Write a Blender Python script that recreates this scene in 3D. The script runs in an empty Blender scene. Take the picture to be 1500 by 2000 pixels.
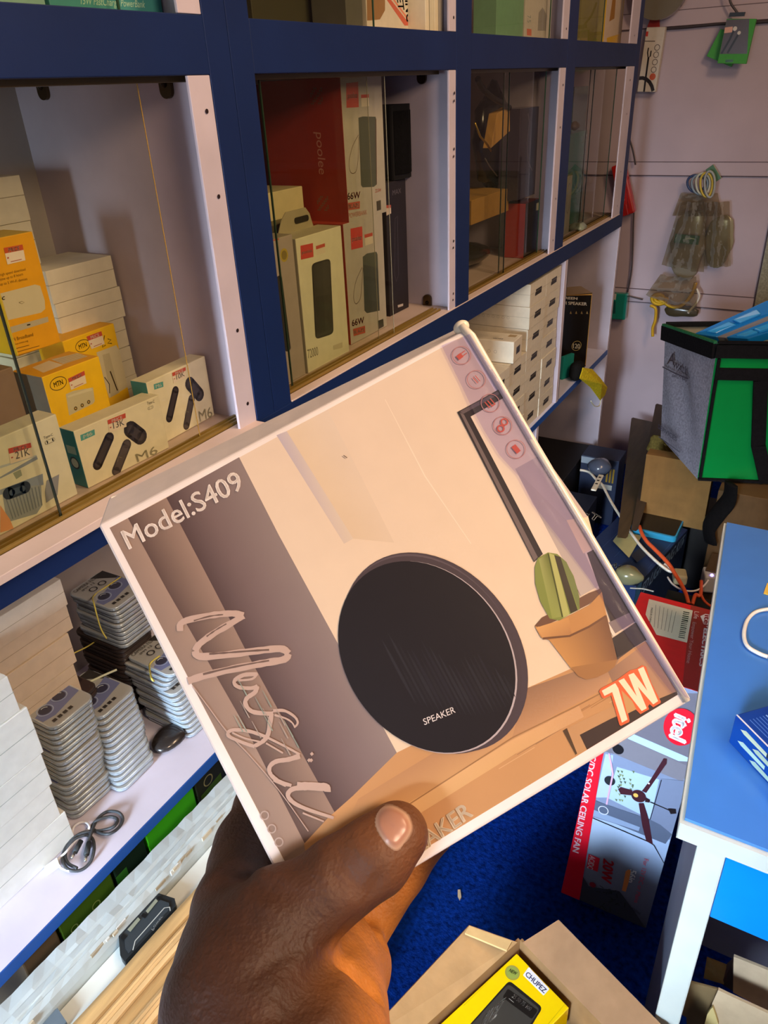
import bpy, math, random
import numpy as np
from mathutils import Vector, Matrix, geometry
random.seed(11)
scn = bpy.context.scene
COL = scn.collection
# ------------------------------------------------------------------ camera
EYE = Vector((0.0, 0.0, 1.45))                     # metres above the carpet
FPX = 1468.727
RC = Matrix(((0.866, -0.213, 0.453), (0.499, 0.446, -0.743), (-0.044, 0.869, 0.492)))
def _orth():
    y = Vector((985.0, 881.0, -FPX)).normalized()
    z = -Vector((131.0, -2595.0, -FPX)).normalized()
    x = y.cross(z).normalized(); y = z.cross(x).normalized()
    return Matrix((x, y, z))
RC = _orth()                                       # rows: world axes in camera space
cam_d = bpy.data.cameras.new('camera'); cam = bpy.data.objects.new('camera', cam_d)
COL.objects.link(cam); scn.camera = cam
cam.matrix_world = Matrix.Translation(EYE) @ RC.to_4x4()
cam_d.sensor_fit = 'HORIZONTAL'; cam_d.sensor_width = 36.0
cam_d.lens = FPX / 1500.0 * 36.0
cam_d.clip_start = 0.01; cam_d.clip_end = 30.0
# ------------------------------------------------------------------ exposure and light
vs = scn.view_settings
vs.view_transform = 'Standard'; vs.look = 'None'; vs.gamma = 1.0; vs.use_curve_mapping = False
vs.exposure = 0.18
scn.render.film_transparent = False
scn.cycles.max_bounces = 8; scn.cycles.transparent_max_bounces = 24
scn.cycles.sample_clamp_indirect = 4.0
wd = bpy.data.worlds.new('world'); scn.world = wd; wd.use_nodes = True
wd.node_tree.nodes['Background'].inputs[0].default_value = (0.75, 0.83, 1.0, 1)
wd.node_tree.nodes['Background'].inputs[1].default_value = 0.25
def area(name, loc, target, sx, sy, power, col, spread=180):
    L = bpy.data.lights.new(name, 'AREA'); L.shape = 'RECTANGLE'; L.size = sx; L.size_y = sy
    L.energy = power; L.color = col; L.spread = math.radians(spread)
    o = bpy.data.objects.new(name, L); COL.objects.link(o); o.location = loc
    d = Vector(target) - Vector(loc); o.rotation_euler = d.to_track_quat('-Z', 'Y').to_euler()
    return o
# daylight comes in low from the shop's open front behind the camera; warm lamps hang above
area('doorway_daylight', (-0.42, -1.6, 1.10), (-0.80, 0.42, 0.60), 0.45, 0.8, 8.5, (0.66, 0.82, 1.0), 42)
area('shopfront_daylight', (-0.2, -1.4, 1.55), (-0.08, 1.02, 0.42), 0.35, 0.45, 2.5, (0.66, 0.82, 1.0), 24)
area('open_front', (0.1, -2.1, 1.3), (0.0, 0.8, 1.0), 1.8, 2.0, 7.5, (0.78, 0.88, 1.0))
area('ceiling_tube', (0.55, 1.1, 2.55), (0.0, 1.4, 0.8), 0.25, 1.2, 30, (1.0, 0.70, 0.43))
area('counter_bulb', (0.75, 0.1, 1.95), (-0.2, 0.4, 1.2), 0.3, 0.3, 11.5, (1.0, 0.72, 0.50))
# ------------------------------------------------------------------ helpers
def ray(u, v):
    return (RC @ Vector((u - 750.0, 1000.0 - v, -FPX))).normalized()
def on(axis, val, u, v):                            # pixel of the photo -> point on the world plane axis = val
    d = ray(u, v); t = (val - EYE[axis]) / d[axis]
    return EYE + d * t
def onx(x, p): return on(0, x, *p)
def ony(y, p): return on(1, y, *p)
def onz(z, p): return on(2, z, *p)
def lin(c): return c / 12.92 if c <= 0.04045 else ((c + 0.055) / 1.055) ** 2.4
def C(h, k=1.0):
    if not isinstance(h, str): return h
    h = h.lstrip('#')
    return tuple(lin(int(h[i:i + 2], 16) / 255.0) * k for i in (0, 2, 4))
_M = {}
def mat(name):
    if name in _M: return _M[name]
    rough, metal, spec, noise, nscale, bump, bscale, coat, extra = {
        'card':   (0.55, 0, 0.4, 0.05, 60, 0.05, 90, 0.0, None),
        'paint':  (0.5, 0, 0.35, 0.10, 9, 0.06, 45, 0.0, None),
        'wall':   (0.6, 0, 0.3, 0.07, 5, 0.05, 30, 0.0, None),
        'gloss':  (0.22, 0, 0.5, 0.03, 20, 0.03, 25, 0.25, None),
        'print':  (0.3, 0, 0.45, 0.02, 90, 0.02, 120, 0.0, None),
        'matte':  (0.8, 0, 0.2, 0.08, 40, 0.10, 120, 0.0, None),
        'plastic': (0.32, 0, 0.5, 0.04, 30, 0.03, 60, 0.0, None),
        'metal':  (0.28, 0.9, 0.5, 0.06, 30, 0.05, 60, 0.0, None),
        'silver': (0.22, 0.4, 0.6, 0.10, 60, 0.08, 50, 0.3, None),
        'fabric': (0.9, 0, 0.1, 0.25, 160, 0.5, 260, 0.0, None),
        'carpet': (1.0, 0, 0.05, 0.55, 90, 0.9, 150, 0.0, None),
        'wood':   (0.55, 0, 0.3, 0.22, 14, 0.10, 40, 0.0, 'grain'),
        'kraft':  (0.8, 0, 0.15, 0.12, 25, 0.12, 60, 0.0, 'flute'),
        'skin':   (0.58, 0, 0.35, 0.22, 70, 0.5, 420, 0.0, 'skin'),
        'rubber': (0.5, 0, 0.4, 0.05, 30, 0.02, 60, 0.0, None),
        'film':   (0.12, 0, 0.5, 0.05, 30, 0.6, 55, 0.0, 'film'),
        'glass':  (0.03, 0, 0.5, 0.02, 30, 0.0, 30, 0.0, 'glass'),
        'glow':   (0.5, 0, 0.5, 0.0, 30, 0.0, 30, 0.0, 'glow'),
    }[name]
    m = bpy.data.materials.new(name); m.use_nodes = True; _M[name] = m
    nt = m.node_tree; N = nt.nodes; L = nt.links
    b = N['Principled BSDF']; out = N['Material Output']
    at = N.new('ShaderNodeVertexColor'); at.layer_name = 'Col'
    tc = N.new('ShaderNodeTexCoord')
    mp = N.new('ShaderNodeMapping'); L.new(tc.outputs['Object'], mp.inputs[0])
    if extra == 'grain': mp.inputs['Scale'].default_value = (6, 0.6, 6)
    nz = N.new('ShaderNodeTexNoise'); nz.inputs['Scale'].default_value = nscale; nz.inputs['Detail'].default_value = 5
    L.new(mp.outputs[0], nz.inputs['Vector'])
    mr = N.new('ShaderNodeMapRange'); mr.inputs[1].default_value = 0.3; mr.inputs[2].default_value = 0.7
    mr.inputs[3].default_value = 1 - noise; mr.inputs[4].default_value = 1 + noise
    L.new(nz.outputs['Fac'], mr.inputs[0])
    mx = N.new('ShaderNodeVectorMath'); mx.operation = 'SCALE'
    L.new(at.outputs['Color'], mx.inputs[0]); L.new(mr.outputs[0], mx.inputs['Scale'])
    col = mx.outputs[0]
    b.inputs['Roughness'].default_value = rough; b.inputs['Metallic'].default_value = metal
    b.inputs['Specular IOR Level'].default_value = spec
    b.inputs['Coat Weight'].default_value = coat; b.inputs['Coat Roughness'].default_value = 0.08
    L.new(col, b.inputs['Base Color'])
    if bump > 0:
        n2 = N.new('ShaderNodeTexNoise'); n2.inputs['Scale'].default_value = bscale; n2.inputs['Detail'].default_value = 6
        L.new(mp.outputs[0], n2.inputs['Vector'])
        bp = N.new('ShaderNodeBump'); bp.inputs['Strength'].default_value = bump; bp.inputs['Distance'].default_value = 0.004
        L.new(n2.outputs['Fac'], bp.inputs['Height']); L.new(bp.outputs[0], b.inputs['Normal'])
        if extra == 'skin':
            bp.inputs['Distance'].default_value = 0.0011
            vo = N.new('ShaderNodeTexVoronoi'); vo.inputs['Scale'].default_value = 900; L.new(mp.outputs[0], vo.inputs['Vector'])
            b2 = N.new('ShaderNodeBump'); b2.inputs['Strength'].default_value = 0.25; b2.inputs['Distance'].default_value = 0.0006
            L.new(vo.outputs['Distance'], b2.inputs['Height']); L.new(bp.outputs[0], b2.inputs['Normal']); L.new(b2.outputs[0], b.inputs['Normal'])
        if extra == 'flute':
            wv = N.new('ShaderNodeTexWave'); wv.inputs['Scale'].default_value = 22; wv.inputs['Distortion'].default_value = 1.5
            L.new(mp.outputs[0], wv.inputs['Vector'])
            b2 = N.new('ShaderNodeBump'); b2.inputs['Strength'].default_value = 0.12; b2.inputs['Distance'].default_value = 0.004
            L.new(wv.outputs['Fac'], b2.inputs['Height']); L.new(bp.outputs[0], b2.inputs['Normal']); L.new(b2.outputs[0], b.inputs['Normal'])
    if extra == 'skin':
        b.inputs['Subsurface Weight'].default_value = 0.12
        b.inputs['Subsurface Radius'].default_value = (0.006, 0.002, 0.001)
        b.inputs['Subsurface Scale'].default_value = 0.6
    if extra == 'glow':
        L.new(at.outputs['Color'], b.inputs['Emission Color']); b.inputs['Emission Strength'].default_value = 4
    if extra in ('film', 'glass'):
        tr = N.new('ShaderNodeBsdfTransparent'); mix = N.new('ShaderNodeMixShader')
        L.new(at.outputs['Color'], tr.inputs['Color'])
        if extra == 'film':
            lw = N.new('ShaderNodeLayerWeight'); lw.inputs[0].default_value = 0.35; L.new(bp.outputs[0], lw.inputs['Normal'])
            r2 = N.new('ShaderNodeMapRange'); r2.inputs[3].default_value = 0.05; r2.inputs[4].default_value = 0.26
            L.new(lw.outputs['Fresnel'], r2.inputs[0]); L.new(r2.outputs[0], mix.inputs[0])
            b.inputs['Base Color'].default_value = (0.62, 0.58, 0.52, 1)
            for l in list(b.inputs['Base Color'].links): L.remove(l)
            L.new(tr.outputs[0], mix.inputs[1]); L.new(b.outputs[0], mix.inputs[2])
        else:
            fr = N.new('ShaderNodeFresnel'); fr.inputs[0].default_value = 1.22
            gl = N.new('ShaderNodeBsdfGlossy'); gl.inputs['Roughness'].default_value = 0.02
            L.new(fr.outputs[0], mix.inputs[0]); L.new(tr.outputs[0], mix.inputs[1]); L.new(gl.outputs[0], mix.inputs[2])
        L.new(mix.outputs[0], out.inputs['Surface'])
    return m

class G:                                            # collects faces with a colour and a finish, builds ONE mesh object
    def __init__(s): s.v = []; s.f = []; s.c = []; s.m = []; s.sm = []; s.mats = []
    def mi(s, m):
        if m not in s.mats: s.mats.append(m)
        return s.mats.index(m)
    def add(s, vs, fs, col, m='card', smooth=False):
        o = len(s.v); s.v += [tuple(p) for p in vs]; k = s.mi(m)
        for i, f in enumerate(fs):
            s.f.append([o + j for j in f]); s.m.append(k); s.sm.append(smooth)
            cc = col[i] if isinstance(col, list) else col
            if isinstance(cc, (list,)): s.c.append([C(x) for x in cc])
            else: s.c.append([C(cc)] * len(f))
        return s
    def poly(s, vs, col, m='card'):
        cols = [[x for x in col]] if isinstance(col, list) else col
        return s.add(vs, [list(range(len(vs)))], cols, m)
    def box(s, lo, hi, col, m='card', T=None):
        x0, y0, z0 = lo; x1, y1, z1 = hi
        vs = [(x0, y0, z0), (x1, y0, z0), (x1, y1, z0), (x0, y1, z0), (x0, y0, z1), (x1, y0, z1), (x1, y1, z1), (x0, y1, z1)]
        if T is not None: vs = [T @ Vector(p) for p in vs]
        fs = [(0, 3, 2, 1), (4, 5, 6, 7), (0, 1, 5, 4), (1, 2, 6, 5), (2, 3, 7, 6), (3, 0, 4, 7)]
        return s.add(vs, fs, col, m)                # faces: bottom, top, front(-y), right, back, left
    def hexa(s, p8, col, m='card'):                 # bottom 4 then top 4, counter-clockwise from above
        fs = [(0, 3, 2, 1), (4, 5, 6, 7), (0, 1, 5, 4), (1, 2, 6, 5), (2, 3, 7, 6), (3, 0, 4, 7)]
        return s.add(p8, fs, col, m)
    def tube(s, pts, r, col, m='rubber', n=8, cap=True, flat=1.0):
        pts = [Vector(p) for p in pts]; P = []
        rs = r if isinstance(r, (list, tuple)) else [r] * len(pts)
        up = Vector((0.13, 0.21, 0.97)).normalized()
        for i, p in enumerate(pts):
            t = (pts[min(i + 1, len(pts) - 1)] - pts[max(i - 1, 0)]).normalized()
            a = t.cross(up)
            if a.length < 1e-3: a = t.cross(Vector((1, 0, 0)))
            a.normalize(); b = a.cross(t).normalized(); up = b
            for k in range(n):
                w = 2 * math.pi * k / n
                P.append(p + a * (math.cos(w) * rs[i]) + b * (math.sin(w) * rs[i] * flat))
        F = []
        for i in range(len(pts) - 1):
            for k in range(n):
                q = (k + 1) % n
                F.append((i * n + k, i * n + q, (i + 1) * n + q, (i + 1) * n + k))
        if cap: F.append(tuple(range(n))[::-1]); F.append(tuple((len(pts) - 1) * n + k for k in range(n)))
        return s.add(P, F, col, m, True)
    def ball(s, c, r, col, m='plastic', nu=12, nv=8, sc=(1, 1, 1)):
        P = [];F = []
        for j in range(nv + 1):
            th = math.pi * j / nv
            for i in range(nu):
                ph = 2 * math.pi * i / nu
                P.append((c[0] + r * sc[0] * math.sin(th) * math.cos(ph), c[1] + r * sc[1] * math.sin(th) * math.sin(ph), c[2] + r * sc[2] * math.cos(th)))
        for j in range(nv):
            for i in range(nu):
                q = (i + 1) % nu; F.append((j * nu + i, (j + 1) * nu + i, (j + 1) * nu + q, j * nu + q))
        return s.add(P, F, col, m, True)
    def prism(s, outline, z0, z1, col, m='plastic', T=None, smooth=False, side=None):
        n = len(outline); vs = [(x, y, z0) for x, y in outline] + [(x, y, z1) for x, y in outline]
        if T is not None: vs = [T @ Vector(p) for p in vs]
        s.add(vs, [tuple(range(n))[::-1], tuple(range(n, 2 * n))], col, m)
        s.add(vs, [(k, (k + 1) % n, n + (k + 1) % n, n + k) for k in range(n)], side or col, m, smooth)
        return s
    def build(s, name, parent=None, M=None, bev=0.0, seg=2, label=None, kind=None, cat=None, group=None, mods=None):
        me = bpy.data.meshes.new(name); me.from_pydata(s.v, [], s.f)
        for mm in s.mats: me.materials.append(mat(mm))
        me.polygons.foreach_set('material_index', s.m); me.polygons.foreach_set('use_smooth', s.sm)
        ca = me.color_attributes.new('Col', 'FLOAT_COLOR', 'CORNER')
        flat = []
        for pl, cc in zip(me.polygons, s.c):
            for c in cc: flat += [c[0], c[1], c[2], 1.0]
        ca.data.foreach_set('color', flat)
        me.update()
        o = bpy.data.objects.new(name, me); COL.objects.link(o)
        if parent is not None: o.parent = parent
        if M is not None: o.matrix_local = M
        if bev > 0:
            b = o.modifiers.new('bevel', 'BEVEL'); b.width = bev; b.segments = seg; b.limit_method = 'ANGLE'; b.angle_limit = math.radians(40)
        tag(o, label, cat, group, kind)
        return o
def tag(o, label=None, cat=None, group=None, kind=None):
    for k, v in (('label', label), ('category', cat), ('group', group), ('kind', kind)):
        if v: o[k] = v
    return o
def empty(name, M, label, cat, group=None):
    o = bpy.data.objects.new(name, None); COL.objects.link(o); o.empty_display_size = 0.02
    o.matrix_world = M if isinstance(M, Matrix) else Matrix.Translation(Vector(M))
    return tag(o, label, cat, group)
def copy_tree(o, parent=None):
    c = o.copy(); COL.objects.link(c)
    if parent is not None: c.parent = parent
    for ch in list(o.children): copy_tree(ch, c)
    return c
def frame(O, W, Z=None):                            # local x = W, local z as near Z as can be, local y = away
    W = Vector(W).normalized(); Z = Vector(Z or (0, 0, 1)); Y = Z.cross(W).normalized(); Z = W.cross(Y).normalized()
    M = Matrix((W, Y, Z)).transposed().to_4x4(); M.translation = Vector(O); return M

_T = {}
def glyphs(txt, bold=0.0):
    k = (txt, 0)
    if k in _T: return _T[k]
    cu = bpy.data.curves.new('t', 'FONT'); cu.body = txt; cu.size = 1.0; cu.resolution_u = 3; cu.offset = 0.0
    ob = bpy.data.objects.new('t', cu); COL.objects.link(ob)
    dg = bpy.context.evaluated_depsgraph_get(); dg.update()
    me = ob.evaluated_get(dg).to_mesh()
    V = [(v.co.x, v.co.y) for v in me.vertices]; F = [tuple(p.vertices) for p in me.polygons]
    ob.evaluated_get(dg).to_mesh_clear(); bpy.data.objects.remove(ob); bpy.data.curves.remove(cu)
    _T[k] = (V, F); return _T[k]

def rrect(x0, y0, x1, y1, r, n=4):
    P = []
    for cx, cy, a0 in ((x1 - r, y0 + r, -90), (x1 - r, y1 - r, 0), (x0 + r, y1 - r, 90), (x0 + r, y0 + r, 180)):
        for k in range(n + 1):
            a = math.radians(a0 + 90.0 * k / n); P.append((cx + r * math.cos(a), cy + r * math.sin(a)))
    return P
def ell(cx, cy, rx, ry, n=28, a0=0, a1=360):
    return [(cx + rx * math.cos(math.radians(a0 + (a1 - a0) * k / n)), cy + ry * math.sin(math.radians(a0 + (a1 - a0) * k / n))) for k in range(n if a1 - a0 == 360 else n + 1)]

class Art(G):                                       # printed graphics lying on one face of a body
    def __init__(s, Mw, O, U, V, N, eps=0.00003, m='print'):
        G.__init__(s); s.Mi = Mw.inverted(); s.O = Vector(O); s.U = Vector(U); s.V = Vector(V); s.N = Vector(N); s.eps = eps; s.lay = 1; s.dm = m; s.lim = None
    def px(s, u, v):
        d = s.Mi.to_3x3() @ ray(u, v); e = s.Mi @ EYE
        t = (s.O - e).dot(s.N) / d.dot(s.N); p = e + d * t - s.O
        return (p.dot(s.U), p.dot(s.V))
    def P(s, a, b):
        if s.lim: a = min(max(a, s.lim[0]), s.lim[1]); b = min(max(b, s.lim[2]), s.lim[3])
        return s.O + s.U * a + s.V * b + s.N * (s.eps * s.lay)
    def pts(s, L, pix): return [s.px(*p) for p in L] if pix else list(L)
    def fill(s, L, col, pix=True, m=None, lay=None):
        Q = s.pts(L, pix)
        if len(Q) > 4:
            tr = geometry.tessellate_polygon([[Vector((a, b, 0)) for a, b in Q]])
            s.add([s.P(*q) for q in Q], [tuple(t) for t in tr], col, m or s.dm)
        else: s.add([s.P(*q) for q in Q], [tuple(range(len(Q)))], [col] if isinstance(col, list) else col, m or s.dm)
        s.lay += 1; return s
    def grad(s, L, cols, nu=6, nv=6, pix=True, m=None):  # four corners, four colours
        Q = s.pts(L, pix); c4 = [C(c) for c in cols]; V = []; CC = []
        for j in range(nv + 1):
            for i in range(nu + 1):
                a, b = i / nu, j / nv; w = ((1 - a) * (1 - b), a * (1 - b), a * b, (1 - a) * b)
                V.append(s.P(sum(w[k] * Q[k][0] for k in range(4)), sum(w[k] * Q[k][1] for k in range(4))))
                CC.append(tuple(sum(w[k] * c4[k][h] for k in range(4)) for h in range(3)))
        F = [(j * (nu + 1) + i, j * (nu + 1) + i + 1, (j + 1) * (nu + 1) + i + 1, (j + 1) * (nu + 1) + i) for j in range(nv) for i in range(nu)]
        s.add(V, F, [[CC[k] for k in f] for f in F], m or s.dm); s.lay += 1; return s
    def stroke(s, L, w, col, pix=True, m=None, closed=False):
        Q = [Vector(q) for q in s.pts(L, pix)]
        if closed: Q.append(Q[0])
        ws = w if isinstance(w, (list, tuple)) else [w] * len(Q)
        V = []
        for i, q in enumerate(Q):
            if closed and i in (0, len(Q) - 1): t = Q[1] - Q[-2]
            else: t = Q[min(i + 1, len(Q) - 1)] - Q[max(i - 1, 0)]
            if t.length < 1e-9: t = Vector((1, 0))
            t.normalize(); n = Vector((-t.y, t.x)) * (ws[min(i, len(ws) - 1)] / 2)
            V += [s.P(*(q + n)), s.P(*(q - n))]
        s.add(V, [(2 * i, 2 * i + 1, 2 * i + 3, 2 * i + 2) for i in range(len(Q) - 1)], col, m or s.dm)
        s.lay += 1; return s
    def circle(s, c, r, col, pix=True, n=24, m=None, w=None):   # r in face units
        q = s.px(*c) if pix else c
        if w: return s.stroke(ell(q[0], q[1], r, r, n), w, col, False, m, True)
        return s.fill(ell(q[0], q[1], r, r, n), col, False, m)
    def text(s, txt, p0, p1, p2, col, pix=True, bold=0.0, m=None):  # baseline start, baseline end, cap-height point above start
        V, F = glyphs(txt, bold)
        if not V: return s
        x0 = min(v[0] for v in V); x1 = max(v[0] for v in V); H = 0.70
        a, b, c = [Vector(q) for q in s.pts([p0, p1, p2], pix)]
        e = (b - a) / (x1 - x0); f = (c - a) / H
        for dx, dy in ([(0, 0)] if bold < .015 else [(-bold * .8, 0), (bold * .8, 0), (0, bold * .5), (0, -bold * .5)]):
            s.add([s.P(*(a + e * (x - x0 + dx) + f * (y + dy))) for x, y in V], F, col, m or s.dm)
        s.lay += 1; return s

def face_art(o_M, w, d, h, side='front', m='print', eps=0.00003):
    a = {'front': lambda: Art(o_M, (0, 0, 0), (1, 0, 0), (0, 0, 1), (0, -1, 0), eps, m), 'top': lambda: Art(o_M, (0, 0, h), (1, 0, 0), (0, 1, 0), (0, 0, 1), eps, m),
         'left': lambda: Art(o_M, (0, d, 0), (0, -1, 0), (0, 0, 1), (-1, 0, 0), eps, m), 'right': lambda: Art(o_M, (w, 0, 0), (0, 1, 0), (0, 0, 1), (1, 0, 0), eps, m)}[side]()
    W_, H_ = {'front': (w, h), 'top': (w, d), 'left': (d, h), 'right': (d, h)}[side]
    a.lim = (.0004, W_ - .0004, .0004, H_ - .0004); return a
def smooth_pts(L, n=6):                             # Catmull-Rom through the points
    L = [Vector(p) for p in L]; R = []
    for i in range(len(L) - 1):
        a = L[max(i - 1, 0)]; b = L[i]; c = L[i + 1]; d = L[min(i + 2, len(L) - 1)]
        for k in range(n):
            t = k / n
            R.append(0.5 * ((2 * b) + (c - a) * t + (2 * a - 5 * b + 4 * c - d) * t * t + (3 * b - 3 * c + d - a) * t ** 3))
    R.append(L[-1]); return R
def zoomed(L, ox, oy, k): return [(ox + a / k, oy + b / k) for a, b in L]
# ------------------------------------------------------------------ the setting
def Z(r): return 1.45 + r
BLUE = '#0c2453'; WHT = '#cdbfc6'; LIL = '#b3a6ae'; PINK = '#dcc3b6'
def struct(name, g, **k): return g.build(name, kind='structure', **k)
g = G(); g.box((-1.02, -2.4, -0.03), (1.6, 3.05, 0.0), '#07308a', 'carpet'); struct('floor', g)
g = G(); g.box((-1.02, -2.4, 2.62), (1.6, 3.05, 2.66), '#cfc8c4', 'wall'); struct('ceiling', g)
g = G(); g.box((-1.02, -2.4, 0.0), (-0.99, 3.05, 2.62), '#b9adb3', 'wall'); struct('wall_left', g)
g = G(); g.box((1.57, -2.4, 0.0), (1.6, 3.05, 2.62), '#b9adb3', 'wall'); struct('wall_right', g)
g = G(); g.box((-0.99, 3.0, 0.0), (1.57, 3.03, 2.62), '#b9a6ac', 'wall')
for a, b, x1 in (((1295, 23), (1299, 52), 1.57), ((1300, 317), (1300, 342), 1.57), ((1400, 577), (1400, 602), -0.232)):
    z1 = ony(2.995, a)[2]; z0 = ony(2.995, b)[2]
    g.box((-0.985, 2.994, z0), (x1, 3.0, z1), '#bba8ae', 'wall')
    g.box((-0.985, 2.9935, z0 - 0.003), (x1, 3.0, z0), '#55474b', 'matte'); g.box((-0.985, 2.9935, z1), (x1, 3.0, z1 + 0.002), '#6a5b60', 'matte')
zt = ony(2.99, (1500, 370))[2]; zb = ony(2.99, (1446, 606))[2]
g.box((-0.234, 2.992, 0.0), (-0.231, 3.0, zt + .1), '#4d4044', 'matte')
struct('wall_back', g)
g = G(); x = -0.229
for k in range(22):
    g.add([(x, 2.992 - 0.012 * (k % 2), 0.0), (x + 0.05, 2.992 - 0.012 * ((k + 1) % 2), 0.0), (x + 0.05, 2.992 - 0.012 * ((k + 1) % 2), 1.14), (x, 2.992 - 0.012 * (k % 2), 1.14)], [(0, 1, 2, 3)], '#9a9580', 'fabric', True); x += 0.05
g.box((-0.229, 2.975, 1.13), (x, 2.995, 1.145), '#8b8672', 'fabric')
struct('trim_1', g)

# ------------------------------------------------------------------ the blue display cabinet along the left wall
cab = empty('display_cabinet', (-0.65, 0.9, 0.0), 'long wall cabinet with navy painted face frame and sliding glass doors', 'cabinet')
CM = Matrix.Translation((0.65, -0.9, 0.0))
def part(name, g, **k): return g.build(name, parent=cab, M=CM, **k)
YS = -0.45
RT0, RT1, RB0, RB1 = Z(0.020), Z(0.0755), Z(-0.4375), Z(-0.395)
XF = -0.65
def b1(name, lo, hi, col, m='paint', **k):
    g = G(); g.box(lo, hi, col, m); k.setdefault('bev', 0.0008); return part(name, g, **k)
# posts
POSTS = ((0.743, 0.7813), (0.7819, 0.822), (1.385, 1.447), (1.990, 2.055), (2.632, 2.672))
for y0, y1 in POSTS: b1('post', (XF - 0.018, y0, RB0 + 0.001), (XF, y1, 2.10), BLUE)
SP = [YS, 0.743, 0.822, 1.385, 1.447, 1.990, 2.055, 2.632]
for i in range(0, 8, 2):
    b1('top_rail', (XF - 0.018, SP[i], RT0), (XF - 0.0003, SP[i + 1], RT1), BLUE)
b1('bottom_rail', (XF - 0.018, YS, RB0), (XF + 0.0006, 0.743, RB1), BLUE)
b1('bottom_rail', (XF - 0.018, 0.743, RB0 - 0.0005), (XF + 0.0006, 2.672, RB1 - 0.0012), BLUE)
# white edge strips with nail holes beside the posts
for k, (y0, y1) in enumerate(((0.707, 0.7425), (1.357, 1.3845), (1.948, 1.9895), (2.545, 2.6315))):
    for z0, z1 in ((RB1 + 0.0005, RT0 - 0.0005), (RT1 + 0.0005, 2.08)):
        g = Art(Matrix.Identity(4), (XF - 0.001, 0, 0), (0, 1, 0), (0, 0, 1), (1, 0, 0), 0.0003)
        g.box((XF - 0.005, y0, z0), (XF - 0.001, y1, z1), WHT, 'paint')
        ym = (y0 + y1) / 2 + 0.004
        for zz in ([z0 + 0.03, z0 + 0.13, z0 + 0.29, z1 - 0.035] if z0 < 1.3 else [z0 + 0.02]):
            g.circle((ym, zz), 0.0026, '#2a1c1c', False, 10)
            if k == 1 and z0 < 1.3: g.circle((ym - 0.002, zz - 0.012), 0.0024, '#2a1c1c', False, 10)
        part('edge_strip', g, bev=0.0008)
# boards, panels and back
for z0, z1 in ((RB1 - 0.019, RB1 - 0.0002), (RT0, RT0 + 0.017), (RT1 - 0.018, RT1)):
    g = G(); g.box((-0.985, YS, z0), (XF - 0.0185, 2.66, z1), LIL if z0 > 1.3 else '#c9b2a4', 'paint'); part('shelf_board', g)
b1('ledge', (XF - 0.018, YS, RB1 - 0.008), (-0.634, 0.741, RB1 + 0.0015), PINK)
b1('ledge', (XF - 0.0181, 0.823, RB1 - 0.001), (XF + 0.0008, 2.631, RB1 + 0.0012), PINK)
for y0, y1 in ((YS, 0.740), (0.823, 1.356), (1.448, 1.988), (2.056, 2.63)):
    g = G()
    for xx in (-0.6715, -0.6795, -0.6875): g.box((xx - 0.0015, y0, RB1), (xx + 0.0015, y1, RB1 + 0.0045), '#8a6d33', 'plastic')
    g.box((-0.690, y0, RB1 - 0.0002), (-0.670, y1, RB1 + 0.0006), '#6e531c', 'plastic')
    part('door_track', g)
    g = G()
    g.box((-0.690, y0, RT0 - 0.006), (-0.670, y1, RT0 - 0.0002), '#4c3c22', 'plastic'); part('door_track', g)
for y0, y1, zb_, zt_ in ((0.7405, 0.7585, RB1, 2.08), (1.3865, 1.4045, RB1, 2.08), (1.992, 2.010, RB1, 2.08)):
    g = G(); g.box((-0.985, y0, zb_), (XF - 0.0185, y1, zt_), LIL, 'paint'); part('side_panel', g)
g = G(); g.box((-0.9895, YS, 0.0), (-0.985, 2.67, 2.08), '#a8a098', 'paint'); part('back_panel', g)
# screws / brackets at the panel corners
def bracket(x, y, z, c):
    g = G(); T = frame((x, y, z), (1, 0, 0))
    g.prism([(a, b) for a, b in rrect(-0.009, -0.019, 0.009, 0.012, 0.0085)], 0, 0.005, c, 'metal', T @ Matrix(((1, 0, 0, 0), (0, 0, -1, 0), (0, 1, 0, 0), (0, 0, 0, 1))))
    q = T @ Vector((0, -0.005, -0.004)); g.ball(q, 0.004, '#2a2018', 'metal', 8, 6)
    part('panel_bracket', g)
for p, yy in (((85, 166), 0.7402), ((326, 160), 0.7402), ((825, 143), 1.386), ((836, 588), 1.386)):
    q = ony(yy, p); bracket(q[0], yy, q[2] + 0.002, '#5a4a34')
# lower half
SH = Z(-0.8535)
g = G(); g.box((-0.985, YS, SH - 0.018), (XF - 0.0015, 2.649, SH), '#d3cfe0', 'paint'); part('lower_shelf', g)
b1('shelf_edging', (XF - 0.0015, YS, SH - 0.0185), (XF + 0.0005, 2.66, SH + 0.0004), '#1d4f9e')
for y0, y1, z0, z1, c2 in ((2.092, 2.112, SH, RB0 - .001, '#241f3a'), (1.300, 1.318, SH, RB0 - .001, BLUE), (2.650, 2.668, 0.0, RB0 - .001, '#241f3a'), (1.93, 1.948, 0.0, SH - 0.019, '#241f3a')):
    g = G(); g.box((-0.985, y0, z0), (XF - 0.001, y1, z1), LIL, 'paint'); s_ = part('side_panel', g)
    if c2 != BLUE:
        g = G(); g.box((XF - 0.001, y0, z0), (XF + 0.0004, y1, z1), WHT, 'paint'); g.box((XF - 0.001, y1, z0), (XF + 0.0004, y1 + 0.004, z1), c2, 'paint'); part('edge_strip', g)
    else: b1('shelf_edging', (XF - 0.001, y0, z0), (XF + 0.0005, y1, z1), BLUE)
g = G(); g.box((-0.985, YS, 0.20), (XF - 0.0005, 1.929, 0.218), '#a9a2a8', 'paint'); part('lower_shelf', g)
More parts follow.
